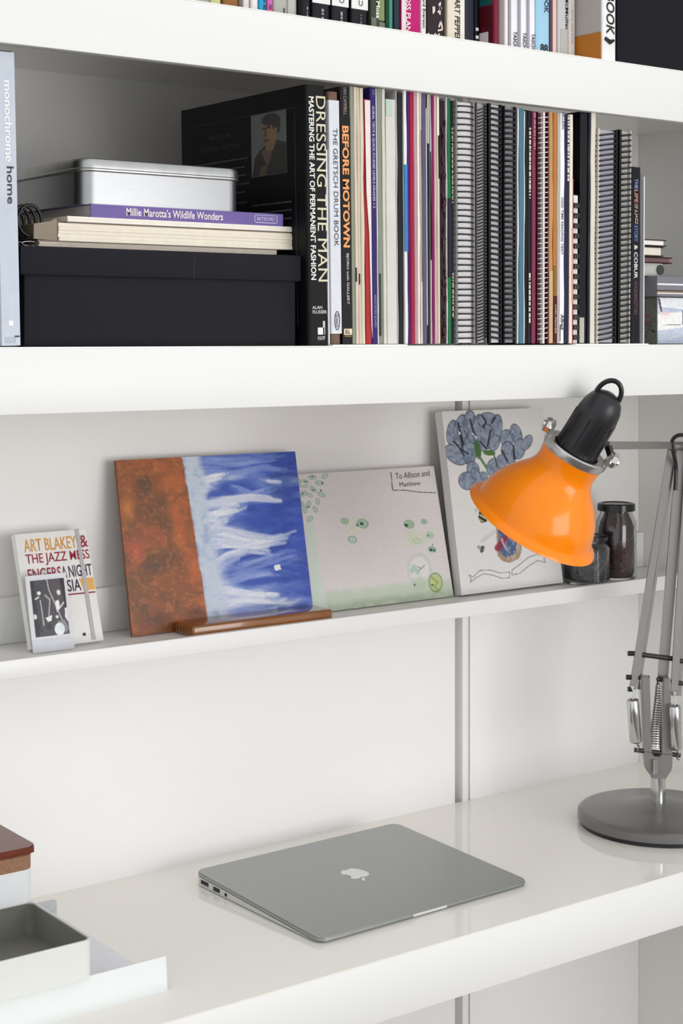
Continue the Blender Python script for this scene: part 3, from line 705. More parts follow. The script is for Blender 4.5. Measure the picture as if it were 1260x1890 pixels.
spine_text('GLOSS PLAN', t, w, pz(-24), pz(60), .20, .44, '#f4e9ee', .01, yoff=-.001)
t, w, h, pz = topbook(777.3, 787, '#e9e6e8', 'thin white book with a black title beside the magenta one')
spine_text('Richard Everson', t, w, pz(-22), pz(52), .25, .75, '#1a1a1c', .02)
t, w, h, pz = topbook(788, 822, '#2a2024', 'dark purple-black book with pale brushed characters'); tl(t, w, .2, .002, .92, 1., '#5c5140'); tl(t, w, .012, .003, .03, .09, '#d8d8d8')
bm = NB()
for (x0, z0, x1, z1) in ((.30, .042, .30, .034), (.36, .042, .36, .036), (.60, .046, .72, .040), (.55, .036, .75, .042), (.68, .048, .66, .034), (.60, .020, .72, .027), (.72, .027, .80, .018), (.55, .016, .80, .018), (.30, .008, .40, .012), (.40, .012, .58, .009), (.62, .013, .56, .006)):
    beam(bm, (x0*w, -.0008, z0), (x1*w, -.0008, z1), .0018, .0006, (0, 0, 1) if abs(x1-x0) > .03 else (1, 0, 0))
obj('lettering', bm, ink('#e6d6d2'), t)
t, w, h, pz = topbook(825, 857.5, '#e0d6c4', 'cream book with bold slanted black title'); tl(t, w, .2, .001, .72, .97, '#ece6dc')
spine_text('ART PEPPER', t, w, pz(-4), pz(76), .42, .74, '#17150f', .02, .1)
topbook(858.5, 876, '#2b2f3c', 'dark slate book right of the cream slanted-title one')
t, w, h, pz = topbook(876.3, 886, '#0a0b14', 'narrow black book with three white marks at its foot')
for z in (.026, .017, .008): tl(t, w, z, z-.0035, .15, .6, '#f2f2f2')
t, w, h, pz = topbook(908, 920.5, '#7c1434', 'crimson book with a teal and dark red side standing forward', y=yA-.024)
tl(t, w, .23, .060, .0, 1., '#3a1420'); spine_text('TAPER', t, w, .100, .062, .25, .75, '#f0eef0', .02, yoff=-.001)
boxobj('cover_print', (-.0006, 0, .004, .165, .050, .235), cover('#12504e'), t); boxobj('cover_print', (-.0008, 0, .010, .026, .005, .020), cover('#c9c2c4'), t)
boxobj('cover_print', (-.0005, 0, .003, .166, .001, .049), cover('#470812'), t)
text('DIS', (-.0012, .024, .076), (0, -1, 0), Z_, w=.018, h=.010, m=ink('#8fa8a6'), parent=t, bold=.02)
topbook(921, 931, '#93868a', 'thin mauve-grey book beside the crimson one on the upper shelf')
topbook(931, 938, '#efebe6', 'thin plain white book right of the mauve-grey one on the upper shelf')
TT = ['white art book, leftmost of three with the same small black name', 'white art book, middle of three with the same small black name', 'white art book, rightmost of three, beside the light blue spine']
for i, (p0, p1) in enumerate(((938.5, 956), (956.8, 972.6), (973.2, 988.3))):
    t, w, h, pz = topbook(p0, p1, '#ebebf0', TT[i]); tl(t, w, .23, .001, .0, .22, '#a7a3ae')
    spine_text('TASCHEN', t, w, pz(58+2*i), pz(101+i), .46, .84, '#16161a', .02, yoff=-.001)
t, w, h, pz = topbook(988.8, 1014.5, '#9fcbe2', 'light blue book with a dark title and a number at its foot')
spine_text('BOOK', t, w, pz(-18), pz(23), .58, .90, '#1d2c50', .025); text('88', (w*.3, -.0004, pz(97)), X_, Z_, w=w*.55, h=pz(81)-pz(97), m=ink('#10182c'), parent=t, bold=.03)
topbook(1015, 1020, '#5a4656', 'very thin dull purple book beside the pink spine'); topbook(1020, 1027.5, '#e9c4b8', 'thin salmon pink book on the upper shelf')
t, w, h, pz = topbook(1029.5, 1048.5, '#c9c9ca', 'light grey book with blackletter style title'); spine_text('McMullen', t, w, pz(-8), pz(58), .70, .98, '#1a1a1c', .015)
tl(t, w, .04, .002, .2, .9, '#b9b9b4')
t, w, h, pz = topbook(1049, 1062.5, '#d6d0cc', 'pale book with thin brown script on its spine'); spine_text('furry and kind', t, w, pz(18), pz(79), .35, .6, '#a8837e', .0)
t, w, h, pz = topbook(1111.5, 1137, '#ecebeb', 'white book with large black letters and a tan and beige cover', y=YF+.004, depth=.21)
spine_text('BOOK', t, w, pz(-12), pz(64), .26, .86, '#0f0f12', .02, .15)
boxobj('cover_print', (-.0006, 0, .002, .20, .034, .235), cover('#b4aea8'), t); boxobj('cover_print', (-.0009, 0, .002, .20, .001, .0335), cover('#b87428'), t)
bm = NB(); tube(bm, [(w*.15, -.0006, .026), (w*.5, -.0006, .022), (w*.8, -.0006, .025)], [.0022, .003, .0016], 6); obj('ink_stroke', bm, ink('#0d0d10'), t)
p = at(1139, 112, y=YF+.008)
t = thing('archive_box', 'black box file at the right end of the upper shelf', 'box', (p.x, YF+.008, SA))
boxobj('box_body', (0, .26, 0, .3, 0, .24), mat('black_card', '#16171e', .8, spec=.2, var=.1, scale=150, bump=.06), t, .001)
boxobj('box_lid', (-.002, .262, -.002, .302, .2405, .29), mat('black_card', '#20212a'), t, .001)

# ================================================================== PICTURE LEDGE
def leaning(name, xl, w, y0, y1, z0, hz, thick, label, cat, side_mat, group=None, xt=0.):
    """a board standing on the ledge at y0 and leaning back to y1 at height hz; returns its root with local x, local z up the board, front at local y=0"""
    L = math.hypot(hz, y1-y0); th = math.atan2(y1-y0, hz)
    t = thing(name, label, cat, (xl, y0, z0+thick*math.sin(th)+.0002), (-th, xt, 0), group); L -= thick*math.sin(th)
    boxobj('board', (0, w, 0, thick, 0, L), side_mat, t, .0004, 1)
    return t, L
# --- notebook with jazz cover
t, L = leaning('notebook', .8005, .0905, 1.6500, 1.6940, LZ+.0002, .1265, .0095, 'white pocket notebook with coloured jazz lettering and a grey elastic band', 'notebook', cover('#ecebe8', .4))
NW = .0905
def nt(s, u0, u1, v0, v1, c, bold=.008): text(s, (u0*NW, -.0004, L*(1-v1)), X_, Z_, w=(u1-u0)*NW, h=(v1-v0)*L, m=ink(c), parent=t, bold=bold)
OR, CR, DK = '#dc9a3a', '#9c1236', '#2c1b40'
nt('ART BLAKEY', .10, .83, .055, .165, OR); nt('&', .88, .99, .055, .165, CR)
nt('THE JAZZ MESS', .10, .985, .185, .295, CR); nt('ENGERS', .10, .555, .315, .42, CR); nt('A', .565, .63, .315, .42, DK); nt('NIGHT', .66, .985, .315, .42, DK)
nt('IN TUNISIA', .10, .80, .44, .545, DK)
bm = NB(); prism(bm, [(.79, .44), (.985, .44), (.985, .545), (.83, .545)], Vector((0, -.0003, L)), X_*NW, -Z_*L, Vector((0, -1, 0)), .0003); obj('colour_block', bm, ink('#e8b058'), t)
boxobj('colour_block', (.60*NW, .985*NW, -.0006, 0, L*.425, L*.436), ink('#8a1028'), t)
boxobj('emblem', (.72*NW, .76*NW, -.0005, 0, L*.06, L*.085), ink('#2a2a30'), t)
boxobj('elastic_band', (.835*NW, .885*NW, -.0011, .0106, .0022, L+.0006), mat('grey_elastic', '#b9b6ba', .6, var=.1, scale=400), t)
# --- instant photo in front of it
t, L = leaning('instant_photo', .7975, .0505, 1.6395, 1.6600, LZ+.0002, .0835, .0012, 'white-framed black and white band photo leaning on the notebook', 'photo', cover('#dfe0e6', .35))
cv = Canvas(80, 120, '#39363d'); n_ = cv.noise(5, 3); cv.blend(n_, '#55515a', .5); cv.poly([(.5, 0), (1, 0), (1, .5), (.7, .35)], '#4c424c'); cv.poly([(.86, 0), (1, 0), (1, .6), (.94, .5)], '#101014')
cv.poly([(0, 0), (.1, 0), (.14, 1), (0, 1)], '#1a191d'); cv.line([(.49, 0), (.52, .18), (.66, .45), (.84, .78)], .035, '#b9b4b4')
cv.ell(.22, .23, .06, .035, 0, '#efefef'); cv.line([(.24, .36), (.27, .8)], .03, '#bdbdbd'); cv.line([(.1, .33), (.2, .3)], .03, '#dedede'); cv.line([(.40, .28), (.52, .36), (.47, .55), (.44, .66)], .04, '#a9a6aa')
cv.ell(.80, .25, .06, .05, 20, '#e6e6e6'); cv.poly([(.68, .40), (.78, .38), (.80, .52), (.68, .56)], '#f0f0f0'); cv.line([(.70, .58), (.92, .44)], .03, '#e0e0e0'); cv.poly([(.93, .55), (1, .52), (1, .8), (.92, .7)], '#eeeeee')
cv.poly([(.34, .68), (.54, .64), (.50, .74), (.40, .75)], '#f0f0f0'); cv.ell(.04, .64, .06, .05, 0, '#d6d6d6'); cv.ell(.68, .68, .05, .03, 0, '#dcdcdc'); cv.poly([(.66, .76), (.9, .74), (1, .9), (.9, .98)], '#85828a')
cv.ell(.72, .90, .155, .115, 0, '#e9eef0', 1, .06); cv.ell(.78, .88, .07, .08, 0, '#ccd6da', .6, .5); cv.line([(.18, .74), (.14, .84), (.22, .92)], .03, '#0e0e10'); cv.ell(.42, .84, .12, .08, 0, '#1a191e', .7, .5); cv.speck(.2, 5)
cv.mesh('photo_print', (.0052, -.0004, L-.006), (.0415, 0, 0), (0, 0, -.0625), painted('print_photo', .25), t)
boxobj('frame_edge', (0, .0505, -.0010, .0, 0, .0135), cover('#d3d5dc', .35), t)

# --- rust and blue seascape
t, L = leaning('painting', .9340, .2605, 1.6620, 1.7030, LZ+.0002, .2035, .0032, 'unframed painting, rust brown on the left and swirling blue sea on the right', 'painting', mat('rust_board_edge', '#7d4a2a', .5))
PWID = .2605
cv = Canvas(280, 270, '#2f4fae')
edge = .355+.05*cv.Y+.014*(cv.noise(14, 21)-.5)
n1 = cv.noise(4, 22, 5); n2 = cv.noise(7, 23, 5); n3 = cv.noise(18, 24, 4)
sea = cv.X > edge
cv.blend(np.clip((n1-.42)*4, 0, 1), '#3a5cc4', .8); cv.blend(np.clip((n2-.55)*4, 0, 1), '#24408f', .6); cv.blend(np.clip((cv.X-.85)*4, 0, 1), '#3c48ae', .6)
fine = cv.noise(90, 33, 2, sx=.25); grain = cv.noise(40, 36, 3, sx=.35)
cv.blend(np.clip((grain-.55)*5, 0, 1), '#5470cc', .5); cv.blend(np.clip((.42-grain)*5, 0, 1), '#24409c', .55)
srng = random.Random(17)
flow = cv.noise(11, 37, 4, sx=.32); haze = np.clip(1.15-2.3*(cv.X-edge)+2.6*(flow-.5), 0, 1)
cv.blend(haze, '#b4c2e0', .75); cv.blend(np.clip((haze-.55)*3, 0, 1)*np.clip((cv.noise(30, 38, 3, sx=.3)-.42)*6, 0, 1), '#dbe2ee', .8)
for cx, cy, rx, ry, a_ in ((.56, .07, .14, .05, 0), (.62, .20, .16, .055, -6), (.50, .245, .07, .04, 0), (.74, .41, .15, .055, 8), (.66, .63, .18, .03, -10), (.70, .77, .18, .03, 0)): cv.ell(cx, cy, rx, ry, a_, '#2c4cae', .85, .55)
def brush(path, wd, hexes, n, al):           # one loaded brush stroke: a bundle of bristle lines that fan out and fade
    for _ in range(n):
        off = srng.gauss(0, wd); dr = srng.gauss(0, wd*.35); s0 = srng.uniform(0, .25); s1 = srng.uniform(.55, 1.); pts = []
        for k in range(9):
            q = (s0+(s1-s0)*k/8)*(len(path)-1); i = min(int(q), len(path)-2); f = q-i
            x = path[i][0]*(1-f)+path[i+1][0]*f; y = path[i][1]*(1-f)+path[i+1][1]*f
            pts.append((x, y+off*(1-.45*k/8)+dr*math.sin(k*.7)+srng.gauss(0, .002)))
        cv.line(pts, srng.uniform(.008, .026), srng.choice(hexes), al*srng.uniform(.25, .75))
WH = ['#e4e8f0', '#d3daea', '#c3cde6', '#eef0f4']; PB = ['#93a5dc', '#7f94d6', '#aab8e2']
for path, wd, hx, n, al in (([(.40, .03), (.6, .05), (.95, .03)], .014, PB, 8, .5), ([(.42, .13), (.52, .10), (.66, .13), (.80, .09), (.97, .12)], .014, PB, 10, .55),
        ([(.40, .17), (.50, .14), (.60, .12)], .016, WH, 12, .8), ([(.60, .20), (.72, .25), (.9, .20)], .016, PB, 10, .5), ([(.80, .17), (.9, .185)], .005, WH, 5, .8),
        ([(.40, .30), (.55, .28), (.72, .27), (.90, .30)], .018, WH, 18, .8), ([(.41, .36), (.52, .34), (.68, .31)], .02, WH, 16, .85), ([(.41, .42), (.50, .41), (.60, .37)], .02, WH, 12, .8),
        ([(.42, .46), (.55, .46), (.68, .51), (.80, .54), (.97, .50)], .020, WH, 24, .9), ([(.43, .52), (.56, .53), (.70, .55), (.88, .54)], .018, WH, 14, .8),
        ([(.44, .66), (.54, .60), (.66, .57), (.82, .61)], .022, WH, 14, .7), ([(.44, .72), (.52, .65), (.62, .62)], .018, PB, 12, .7), ([(.55, .68), (.72, .65), (.95, .62)], .02, PB, 12, .5),
        ([(.45, .78), (.60, .74), (.75, .72), (.9, .75)], .02, PB, 12, .55), ([(.44, .80), (.56, .82), (.70, .85), (.82, .86)], .018, WH, 18, .85), ([(.46, .88), (.60, .88), (.78, .90), (.95, .88)], .02, WH, 12, .6), ([(.46, .95), (.6, .93), (.8, .95)], .02, PB, 12, .6)):
    brush(path, wd, hx, n, al)
cv.blend(np.clip(1-np.abs(cv.X-edge-.05)/(.055+.02*n2), 0, 1)*2, '#c2cede', .92); cv.blend(np.clip(1-np.abs(cv.X-edge-.10)/.06, 0, 1)*np.clip(cv.Y*2-.4, 0, 1), '#c9d2e6', .7)
cv.blend(np.clip((n3-.55)*6, 0, 1)*np.clip(1-np.abs(cv.X-edge-.06)/.07, 0, 1), '#93a9cc', .7)
rust = np.clip((edge-cv.X)/.008+.5, 0, 1)
base = cv.a.copy(); cv.a[:] = cv.c('#8a4c22')
cv.blend(np.clip((n1-.5)*5, 0, 1), '#6a4424', .85); cv.blend(np.clip((n2-.56)*6, 0, 1), '#b9602a', .8); cv.blend(np.clip((n3-.58)*6, 0, 1), '#a4572a', .6); cv.blend(np.clip((.36-n2)*6, 0, 1), '#4d3826', .7)
for cx, cy, rx, ry, h_, al in ((.04, .28, .05, .10, '#d07a2e', .8), (.06, .52, .06, .12, '#c4523c', .7), (.30, .46, .05, .16, '#cc6428', .75), (.36, .66, .05, .14, '#cf6430', .75), (.17, .30, .10, .12, '#5a3a22', .6), (.16, .62, .10, .07, '#4c3630', .7), (.12, .92, .12, .08, '#48281a', .6), (.34, .90, .06, .06, '#5a2622', .7), (.14, .45, .12, .06, '#9a4a32', .6)): cv.ell(cx, cy, rx, ry, 0, h_, al, .9)
cv.blend(np.clip((cv.noise(50, 35, 2)-.6)*6, 0, 1), '#c77b42', .35)
cv.a = base+(cv.a-base)*rust[..., None]; cv.poly([(.80, .685), (.835, .68), (.84, .712), (.805, .716)], '#eef0f6'); cv.speck(.1, 9)
cv.mesh('painted_surface', (.0002, -.0006, L-.0002), (PWID-.0004, 0, 0), (0, 0, -(L-.0004)), painted('acrylic_seascape', .42, .25), t)

# --- polished wooden block
WOODM = mat('varnished_wood', '#8a5526', .14, coat=.6, var=.35, scale=14, stretch=(1, 9, 9))
p0 = at(356, 1158, y=1.617); p1 = at(614, 1123, y=1.617)
zt_ = (p0.z+p1.z)/2
t = thing('wooden_block', 'varnished brown wooden block in front of the blue seascape', 'block', (p0.x, 1.617, LZ+.0002))
boxobj('block_body', (0, p1.x-p0.x, 0, .042, 0, zt_-LZ), WOODM, t, .003, 3)
bm = NB()
for k in range(5): box(bm, -.0003, .001, .006+k*.007, .0065+k*.007, .003, zt_-LZ-.004)
obj('end_grain', bm, mat('dark_wood_grain', '#4a2a12', .4), t)

# --- child's green drawing
CG = [(556, 873), (800, 858), (826, 1101), (580, 1137)]
t, L = leaning('drawing_board', 1.1935, .2345, 1.6640, 1.7060, LZ+.0002, .1735, .0030, 'pale board with a child\'s green drawing and a handwritten dedication', 'drawing', paper('#d9d5d2'))
cv = Canvas(240, 240, '#dcd7d5', CG)
n1 = cv.noise(8, 41, 4); cv.blend(n1, '#d2cccb', .5)
gy = 1128-(cv.X-580)*.1355
cv.blend(np.clip((cv.Y-(gy-26-18*cv.noise(12, 42)))/14, 0, 1), '#b7c8b2', .7); cv.blend(np.clip((cv.Y-(gy-12))/12, 0, 1)*np.clip((cv.noise(20, 43)-.35)*4, 0, 1), '#9db698', .6)
cv.line([(581, 975), (586, 1040), (590, 1125)], 18, '#c6d6cb', .75); cv.line([(590, 1040), (600, 1125)], 12, '#cad8cf', .6)
for x_, y_, r_, a_ in ((564, 884, 6, 40), (577, 886, 6, 20), (589, 878, 7, 0), (611, 876, 6, -30), (566, 893, 5, 60), (601, 889, 7, 10), (590, 901, 7, 40), (572, 909, 7, -40), (604, 911, 7, 30), (568, 928, 6, 60), (580, 930, 7, -60), (597, 924, 6, 80), (592, 939, 6, 70), (582, 957, 7, -50), (576, 895, 5, 0), (583, 912, 6, 30), (574, 940, 6, 80)):
    cv.ell(x_, y_, r_*.9, r_*.56, a_, '#a3c2ae', .65, .6, '#6b9e82', .35); 
for x_, y_, a_ in ((577, 886, 20), (589, 877, 0), (571, 909, -60), (606, 889, 80), (603, 903, 40), (567, 928, 70), (580, 934, 70), (590, 902, 30)): cv.ell(x_, y_, 3, 1.6, a_, '#123626', .9, .5)
cv.poly([(640, 962), (652, 955), (668, 953), (680, 962), (664, 966), (650, 972)], '#d3dac2', .7); cv.poly([(638, 988), (665, 970), (676, 972), (655, 988)], '#d6dcc6', .8)
for x_, y_, r_, h_ in ((643, 961, 6, '#8cb58b'), (674, 966, 9, '#86b8a0'), (655, 996, 7, '#a9c9b0'), (754, 967, 8, '#79ad7c'), (780, 962, 5, '#6aa585'), (789, 987, 6, '#5fa583'), (792, 1014, 6, '#4f9a70'), (766, 998, 6, '#b9cfae')): cv.ell(x_, y_, r_, r_*.85, 20, h_, .7, .5, '#4f8a66', .25)
for x_, y_, r_ in ((672, 966, 4), (664, 969, 2.4), (749, 969, 4), (786, 988, 2.5), (790, 1015, 3.2), (793, 1005, 1.6), (796, 1016, 2.6)): cv.ell(x_, y_, r_, r_*.8, 40, '#0f3324', .95, .4)
cv.poly([(749, 980), (762, 978), (770, 990), (786, 980), (780, 1004), (752, 1010)], '#cdd6b8', .65); cv.ell(790, 985, 10, 14, 0, '#c9d8cb', .5, .6)
cv.ell(769, 1052, 19, 28, 0, '#e2dfdc', .8, .2, '#c2c9c4', .18); cv.ell(768, 1078, 18, 16, 0, '#b4c8b0', .7, .5); cv.line([(756, 1056), (760, 1046), (766, 1058)], 7, '#a9c9b2', .8); cv.line([(766, 1046), (772, 1050), (768, 1054), (778, 1044)], 2, '#7b8f82', .8)
cv.ell(796, 1076, 11, 17, 0, '#b7c37c', .85, .3, '#6f8f4e', .18); cv.line([(790, 1066), (800, 1076), (793, 1084), (801, 1090)], 2.5, '#7b9a4a', .7); cv.ell(790, 1081, 2, 1.5, 0, '#1a2a1a'); cv.ell(760, 1081, 1.6, 2.6, 0, '#4d5a50')
cv.line([(726, 870), (728, 903), (748, 903), (775, 907), (801, 908)], 1.6, '#55525a', .95)
cv.speck(.05, 12)
cv.mesh('drawn_surface', (.0002, -.0006, L-.0002), (.2341, 0, 0), (0, 0, -(L-.0004)), painted('drawing_paper', .7), t)
text('To Allison and', (.705*.2345, -.0009, L*.915), (1, .0, .03), Z_, w=.255*.2345, h=L*.046, m=ink('#3c3a44'), parent=t, shear=.1)
text('Matthew', (.725*.2345, -.0009, L*.855), (1, 0, .02), Z_, w=.155*.2345, h=L*.034, m=ink('#3c3a44'), parent=t, shear=-.05)

# --- tulip canvas
CT = [(826, 754), (1025, 746), (1045, 1082), (848, 1104)]
t, L = leaning('canvas', 1.4330, .1900, 1.6540, 1.6960, LZ+.0002, .2485, .014, 'tall white canvas with painted blue-grey tulips, bees and a ribbon', 'painting', paper('#dad9d8'))
CW = .1900
cv = Canvas(220, 330, '#e0dedd', CT); n1 = cv.noise(10, 51); nf = cv.noise(60, 52, 3, sx=.6)
def petal(cx, cy, rx, ry, ang, col='#7f8ca2'):
    cv.ell(cx, cy, rx, ry, ang, col, .97, .08, '#1a2233', .075)
for q in ((845, 795, 11, 24, 10), (862, 790, 13, 30, 12), (880, 778, 12, 26, 4), (850, 838, 24, 16, 38), (866, 812, 9, 30, -14), (878, 828, 14, 28, 8), (886, 800, 11, 16, 0),
          (897, 786, 12, 26, 6), (916, 772, 20, 16, 0), (930, 790, 12, 30, 12), (912, 802, 13, 24, 0), (898, 815, 9, 18, -30), (926, 815, 10, 16, 20),
          (951, 806, 13, 17, 0), (970, 798, 11, 20, -12), (953, 834, 14, 22, -8), (974, 826, 12, 20, 14), (990, 814, 9, 16, 30), (922, 862, 13, 18, 20), (938, 852, 9, 14, -10),
          (882, 866, 12, 16, -12), (870, 888, 17, 17, 10), (899, 882, 10, 12, 30), (888, 880, 8, 18, -20)): petal(*q)
blue = np.clip((cv.a[..., 2]-cv.a[..., 0])*12-.6, 0, 1); cv.blend(blue*np.clip((nf-.5)*6, 0, 1), '#9aa4b6', .7); cv.blend(blue*np.clip((.45-nf)*6, 0, 1), '#5f6b84', .7)
for ln in ([(857, 776), (862, 800), (866, 818)], [(866, 840), (856, 822), (846, 812)], [(881, 770), (886, 792), (890, 800)], [(905, 762), (912, 774), (906, 786)], [(920, 790), (912, 822)], [(898, 812), (910, 826)], [(963, 820), (964, 846)], [(940, 830), (950, 850)], [(860, 800), (864, 830), (874, 836)], [(930, 766), (924, 776)]): cv.line(ln, 3.0, '#121828', .95)
cv.ell(859, 796, 2, 3, -20, '#eeeeee', .9); cv.line([(884, 796), (892, 806)], 2, '#e6e8ee', .9)
cv.ell(893, 828, 6, 17, -6, '#3c6a2c', .98, .2, '#2a4c22', .15); cv.ell(915, 834, 11, 5, 4, '#47752f', .98, .2, '#2a4c22', .15); cv.line([(924, 838), (930, 862)], 2.5, '#3a5a34'); cv.line([(897, 844), (908, 862)], 5, '#5a8456')
# jar, bees and ribbon
cv.poly([(921, 968), (968, 968), (968, 1022), (962, 1036), (944, 1044), (930, 1041), (921, 1030)], '#a88c72'); cv.poly([(924, 970), (962, 972), (957, 1026), (938, 1034), (926, 1026)], '#4a5f86'); cv.line([(922, 1016), (936, 1000), (950, 985)], 12, '#8a2440', .9); cv.line([(930, 1000), (938, 1018)], 4, '#c7b9c2', .8); cv.ell(932, 982, 8, 9, 0, '#3a557c', .9, .5)
jm = np.clip((cv.noise(40, 56, 3)-.55)*8, 0, 1)*((cv.X > 921) & (cv.X < 968) & (cv.Y > 968) & (cv.Y < 1040)); cv.blend(jm, '#c9bfbf', .5)
cv.line([(893, 1002), (908, 991), (918, 985)], 7, '#c8c6ca', .7)
cv.poly([(890, 944), (908, 956), (903, 966), (894, 969), (887, 960)], '#20201c'); cv.line([(891, 953), (904, 961)], 3, '#c9c49a'); cv.line([(888, 960), (898, 967)], 2.5, '#b9b878'); cv.ell(884, 944, 3, 5, 0, '#a9b2b8', .8, .5)
cv.ell(892, 1018, 4, 8, 20, '#24251f', .95, .3); cv.line([(890, 1020), (897, 1014)], 1.5, '#8a8a70'); cv.ell(887, 1015, 4, 3, 30, '#9aa0a2', .8, .4, '#3a3c3c', .3)
for r_ in ([(864, 1066), (872, 1070), (885, 1058), (905, 1057), (925, 1063), (941, 1061)], [(866, 1080), (878, 1071), (893, 1064), (910, 1067), (927, 1073), (942, 1072), (942, 1061)], [(864, 1066), (868, 1074), (866, 1080)], [(947, 1058), (962, 1048), (980, 1034), (998, 1028), (1014, 1033), (1010, 1038), (1013, 1044)], [(947, 1058), (947, 1067), (962, 1064), (980, 1050), (998, 1040), (1013, 1044)]): cv.line(r_, 1.5, '#7d7a80', .95)
cv.speck(.05, 14)
cv.mesh('painted_surface', (.0002, -.0005, L-.0002), (CW-.0004, 0, 0), (0, 0, -(L-.0004)), painted('acrylic_tulips', .65, .1), t)

# --- two glass jars
GLASS = mat('clear_glass', '#f4f7f6', .02, trans=1., ior=1.46, var=.0)
def jar(cx, cy, r, h, lid_h, label, lidm, contents, seed, dark):
    t = thing('glass_jar', label, 'jar', (cx, cy, LZ+.0002), group='glass jars of bands on the ledge')
    bm = NB(); nr = r*.80
    prof = [(0, 0), (r*.90, 0), (r, .004), (r, h*.68), (r*.97, h*.76), (nr, h*.86), (nr, h*.99), (nr-.002, h*.99), (nr-.002, h*.86), (r*.97-.0022, h*.755), (r-.0022, h*.67), (r-.0022, .006), (r*.88, .0035), (0, .0035)]
    lathe(bm, prof, 40, cap0=False, cap1=False); obj('glass', bm, GLASS, t, True)
    bm = NB(); rng = random.Random(seed)
    ri = r-.0034
    lathe(bm, [(0, .0045), (ri*.92, .0045), (ri*.94, h*.66), (ri*.90, h*.745), (ri*.70, h*.84), (ri*.68, h*.87), (0, h*.88)], 24, cap0=False, cap1=False)
    o = obj('fill', bm, contents, t, True); o['kind'] = 'stuff'
    bm = NB()
    for k in range(46):
        z = rng.uniform(.010, h*.68); R = rng.uniform(.35, .8)*ri; a0 = rng.uniform(0, 2*PI); pts = []
        for q in range(9):
            a = a0+q*.26*rng.uniform(.7, 1.2); rr = ri*(.955 if z < h*.6 else .84)
            pts.append((rr*math.cos(a), rr*math.sin(a), min(max(z+.012*math.sin(q*.8+k), .008), h*.72)))
        tube(bm, pts, rng.uniform(.0008, .0014), 5)
    o = obj('rubber_bands', bm, dark, t, True); o['kind'] = 'stuff'
    bm = NB(); lr = nr+.003
    lathe(bm, [(0, h*.90), (lr, h*.90), (lr+.0006, h*.905), (lr+.0006, h*.985), (lr-.001, h), (lr-.004, h+.0004), (lr-.005, h-.0008), (0, h-.0008)], 40, cap0=False, cap1=False); obj('lid', bm, lidm, t, True)
    return t
LIDM = mat('black_lid', '#141417', .22, var=.1)
CON1 = mat('burgundy_bands', '#3c1a22', .45, var=.6, scale=70); CON2 = mat('charcoal_bands', '#2c2d33', .45, var=.6, scale=80)
DB1 = mat('wine_band', '#6a3540', .4, var=.5, scale=60); DB2 = mat('grey_band', '#5f6066', .4, var=.5, scale=60)
p = at(1141, 1073, y=1.6495)
jh = at(1141, 929, y=1.6495).z-LZ
jar(p.x, 1.6540, .0295, jh, .01, 'taller glass jar of dark red bands with a black lid, by the right wall', LIDM, CON1, 3, DB1)
p = at(1084, 1082, y=1.6485); jh2 = at(1110, 985, y=1.6485).z-LZ
jar(p.x-.001, 1.6490, .0330, jh2, .01, 'shorter wide glass jar of grey bands half hidden by the lamp shade', LIDM, CON2, 4, DB2)

# ================================================================== DESK: laptop
ALU = mat('aluminium', '#a3a6a4', .38, metal=.85, var=.03, scale=300)
LWD, LDP = .3105, .2480
t = thing('laptop', 'closed silver laptop lying on the white desk', 'laptop', (1.0178, 1.4045, DZ), (0, 0, math.radians(1.05)))
def slab(poly, zlo, zhi):
    bm = NB(); a = [bm.verts.new((x, y, zlo(y))) for x, y in poly]; b = [bm.verts.new((x, y, zhi(y))) for x, y in poly]
    bm.faces.new(a); bm.faces.new(b[::-1])
    for i in range(len(poly)): j = (i+1) % len(poly); bm.faces.new((a[i], a[j], b[j], b[i]))
    bmesh.ops.recalc_face_normals(bm, faces=bm.faces[:])
    return bm
top = lambda y: .0062+.0100*y/LDP
pl = rrect(LWD, LDP, .012, 7)
bm = slab(pl, lambda y: top(y)-.0037, top)
es = [e for e in bm.edges if abs(e.verts[0].co.z-top(e.verts[0].co.y)) < 1e-5 and abs(e.verts[1].co.z-top(e.verts[1].co.y)) < 1e-5]
bmesh.ops.bevel(bm, geom=es, offset=.0008, segments=2, affect='EDGES'); lid = obj('lid', bm, ALU, t, True)
pb = [(x*.999+.0001, y*.999+.0001) for x, y in pl]
obj('base', slab(pb, lambda y: .0012+.0006*(1-y/LDP), lambda y: top(y)-.0046), mat('bright_aluminium', '#d3d5d3', .3, metal=.55, var=.02), t, True)
pi_ = [(x*.97+.004, y*.97+.004) for x, y in pl]
obj('screen_gasket', slab(pi_, lambda y: top(y)-.0046, lambda y: top(y)-.0037), M_BLACK, t)
for sx, sy in ((.03, .025), (LWD-.03, .025), (.03, LDP-.025), (LWD-.03, LDP-.025)):
    bm = NB(); lathe(bm, [(.006, 0), (.006, .0022)], 16, Matrix.Translation((sx, sy, 0))); obj('rubber_foot', bm, M_BLACK, t)
PORT = mat('port_black', '#0c0c0e', .5)
for y0, y1, n_ in ((LDP-.030, LDP-.0145, 'power_port'), (LDP-.054, LDP-.041, 'usb_port')): boxobj(n_, (-.0004, .003, y0, y1, top(y0)-.0108, top(y0)-.0062), PORT, t)
bm = NB(); lathe(bm, [(.0022, 0), (.0022, .002)], 14, axes((-.0004, LDP-.067, top(LDP-.067)-.0085), (1, 0, 0))); obj('audio_port', bm, PORT, t)
boxobj('thumb_notch', (LWD*.42, LWD*.58, -.0004, .004, top(0)-.0040, top(0)-.0014), mat('bright_edge', '#e9eae8', .25, metal=.6), t)
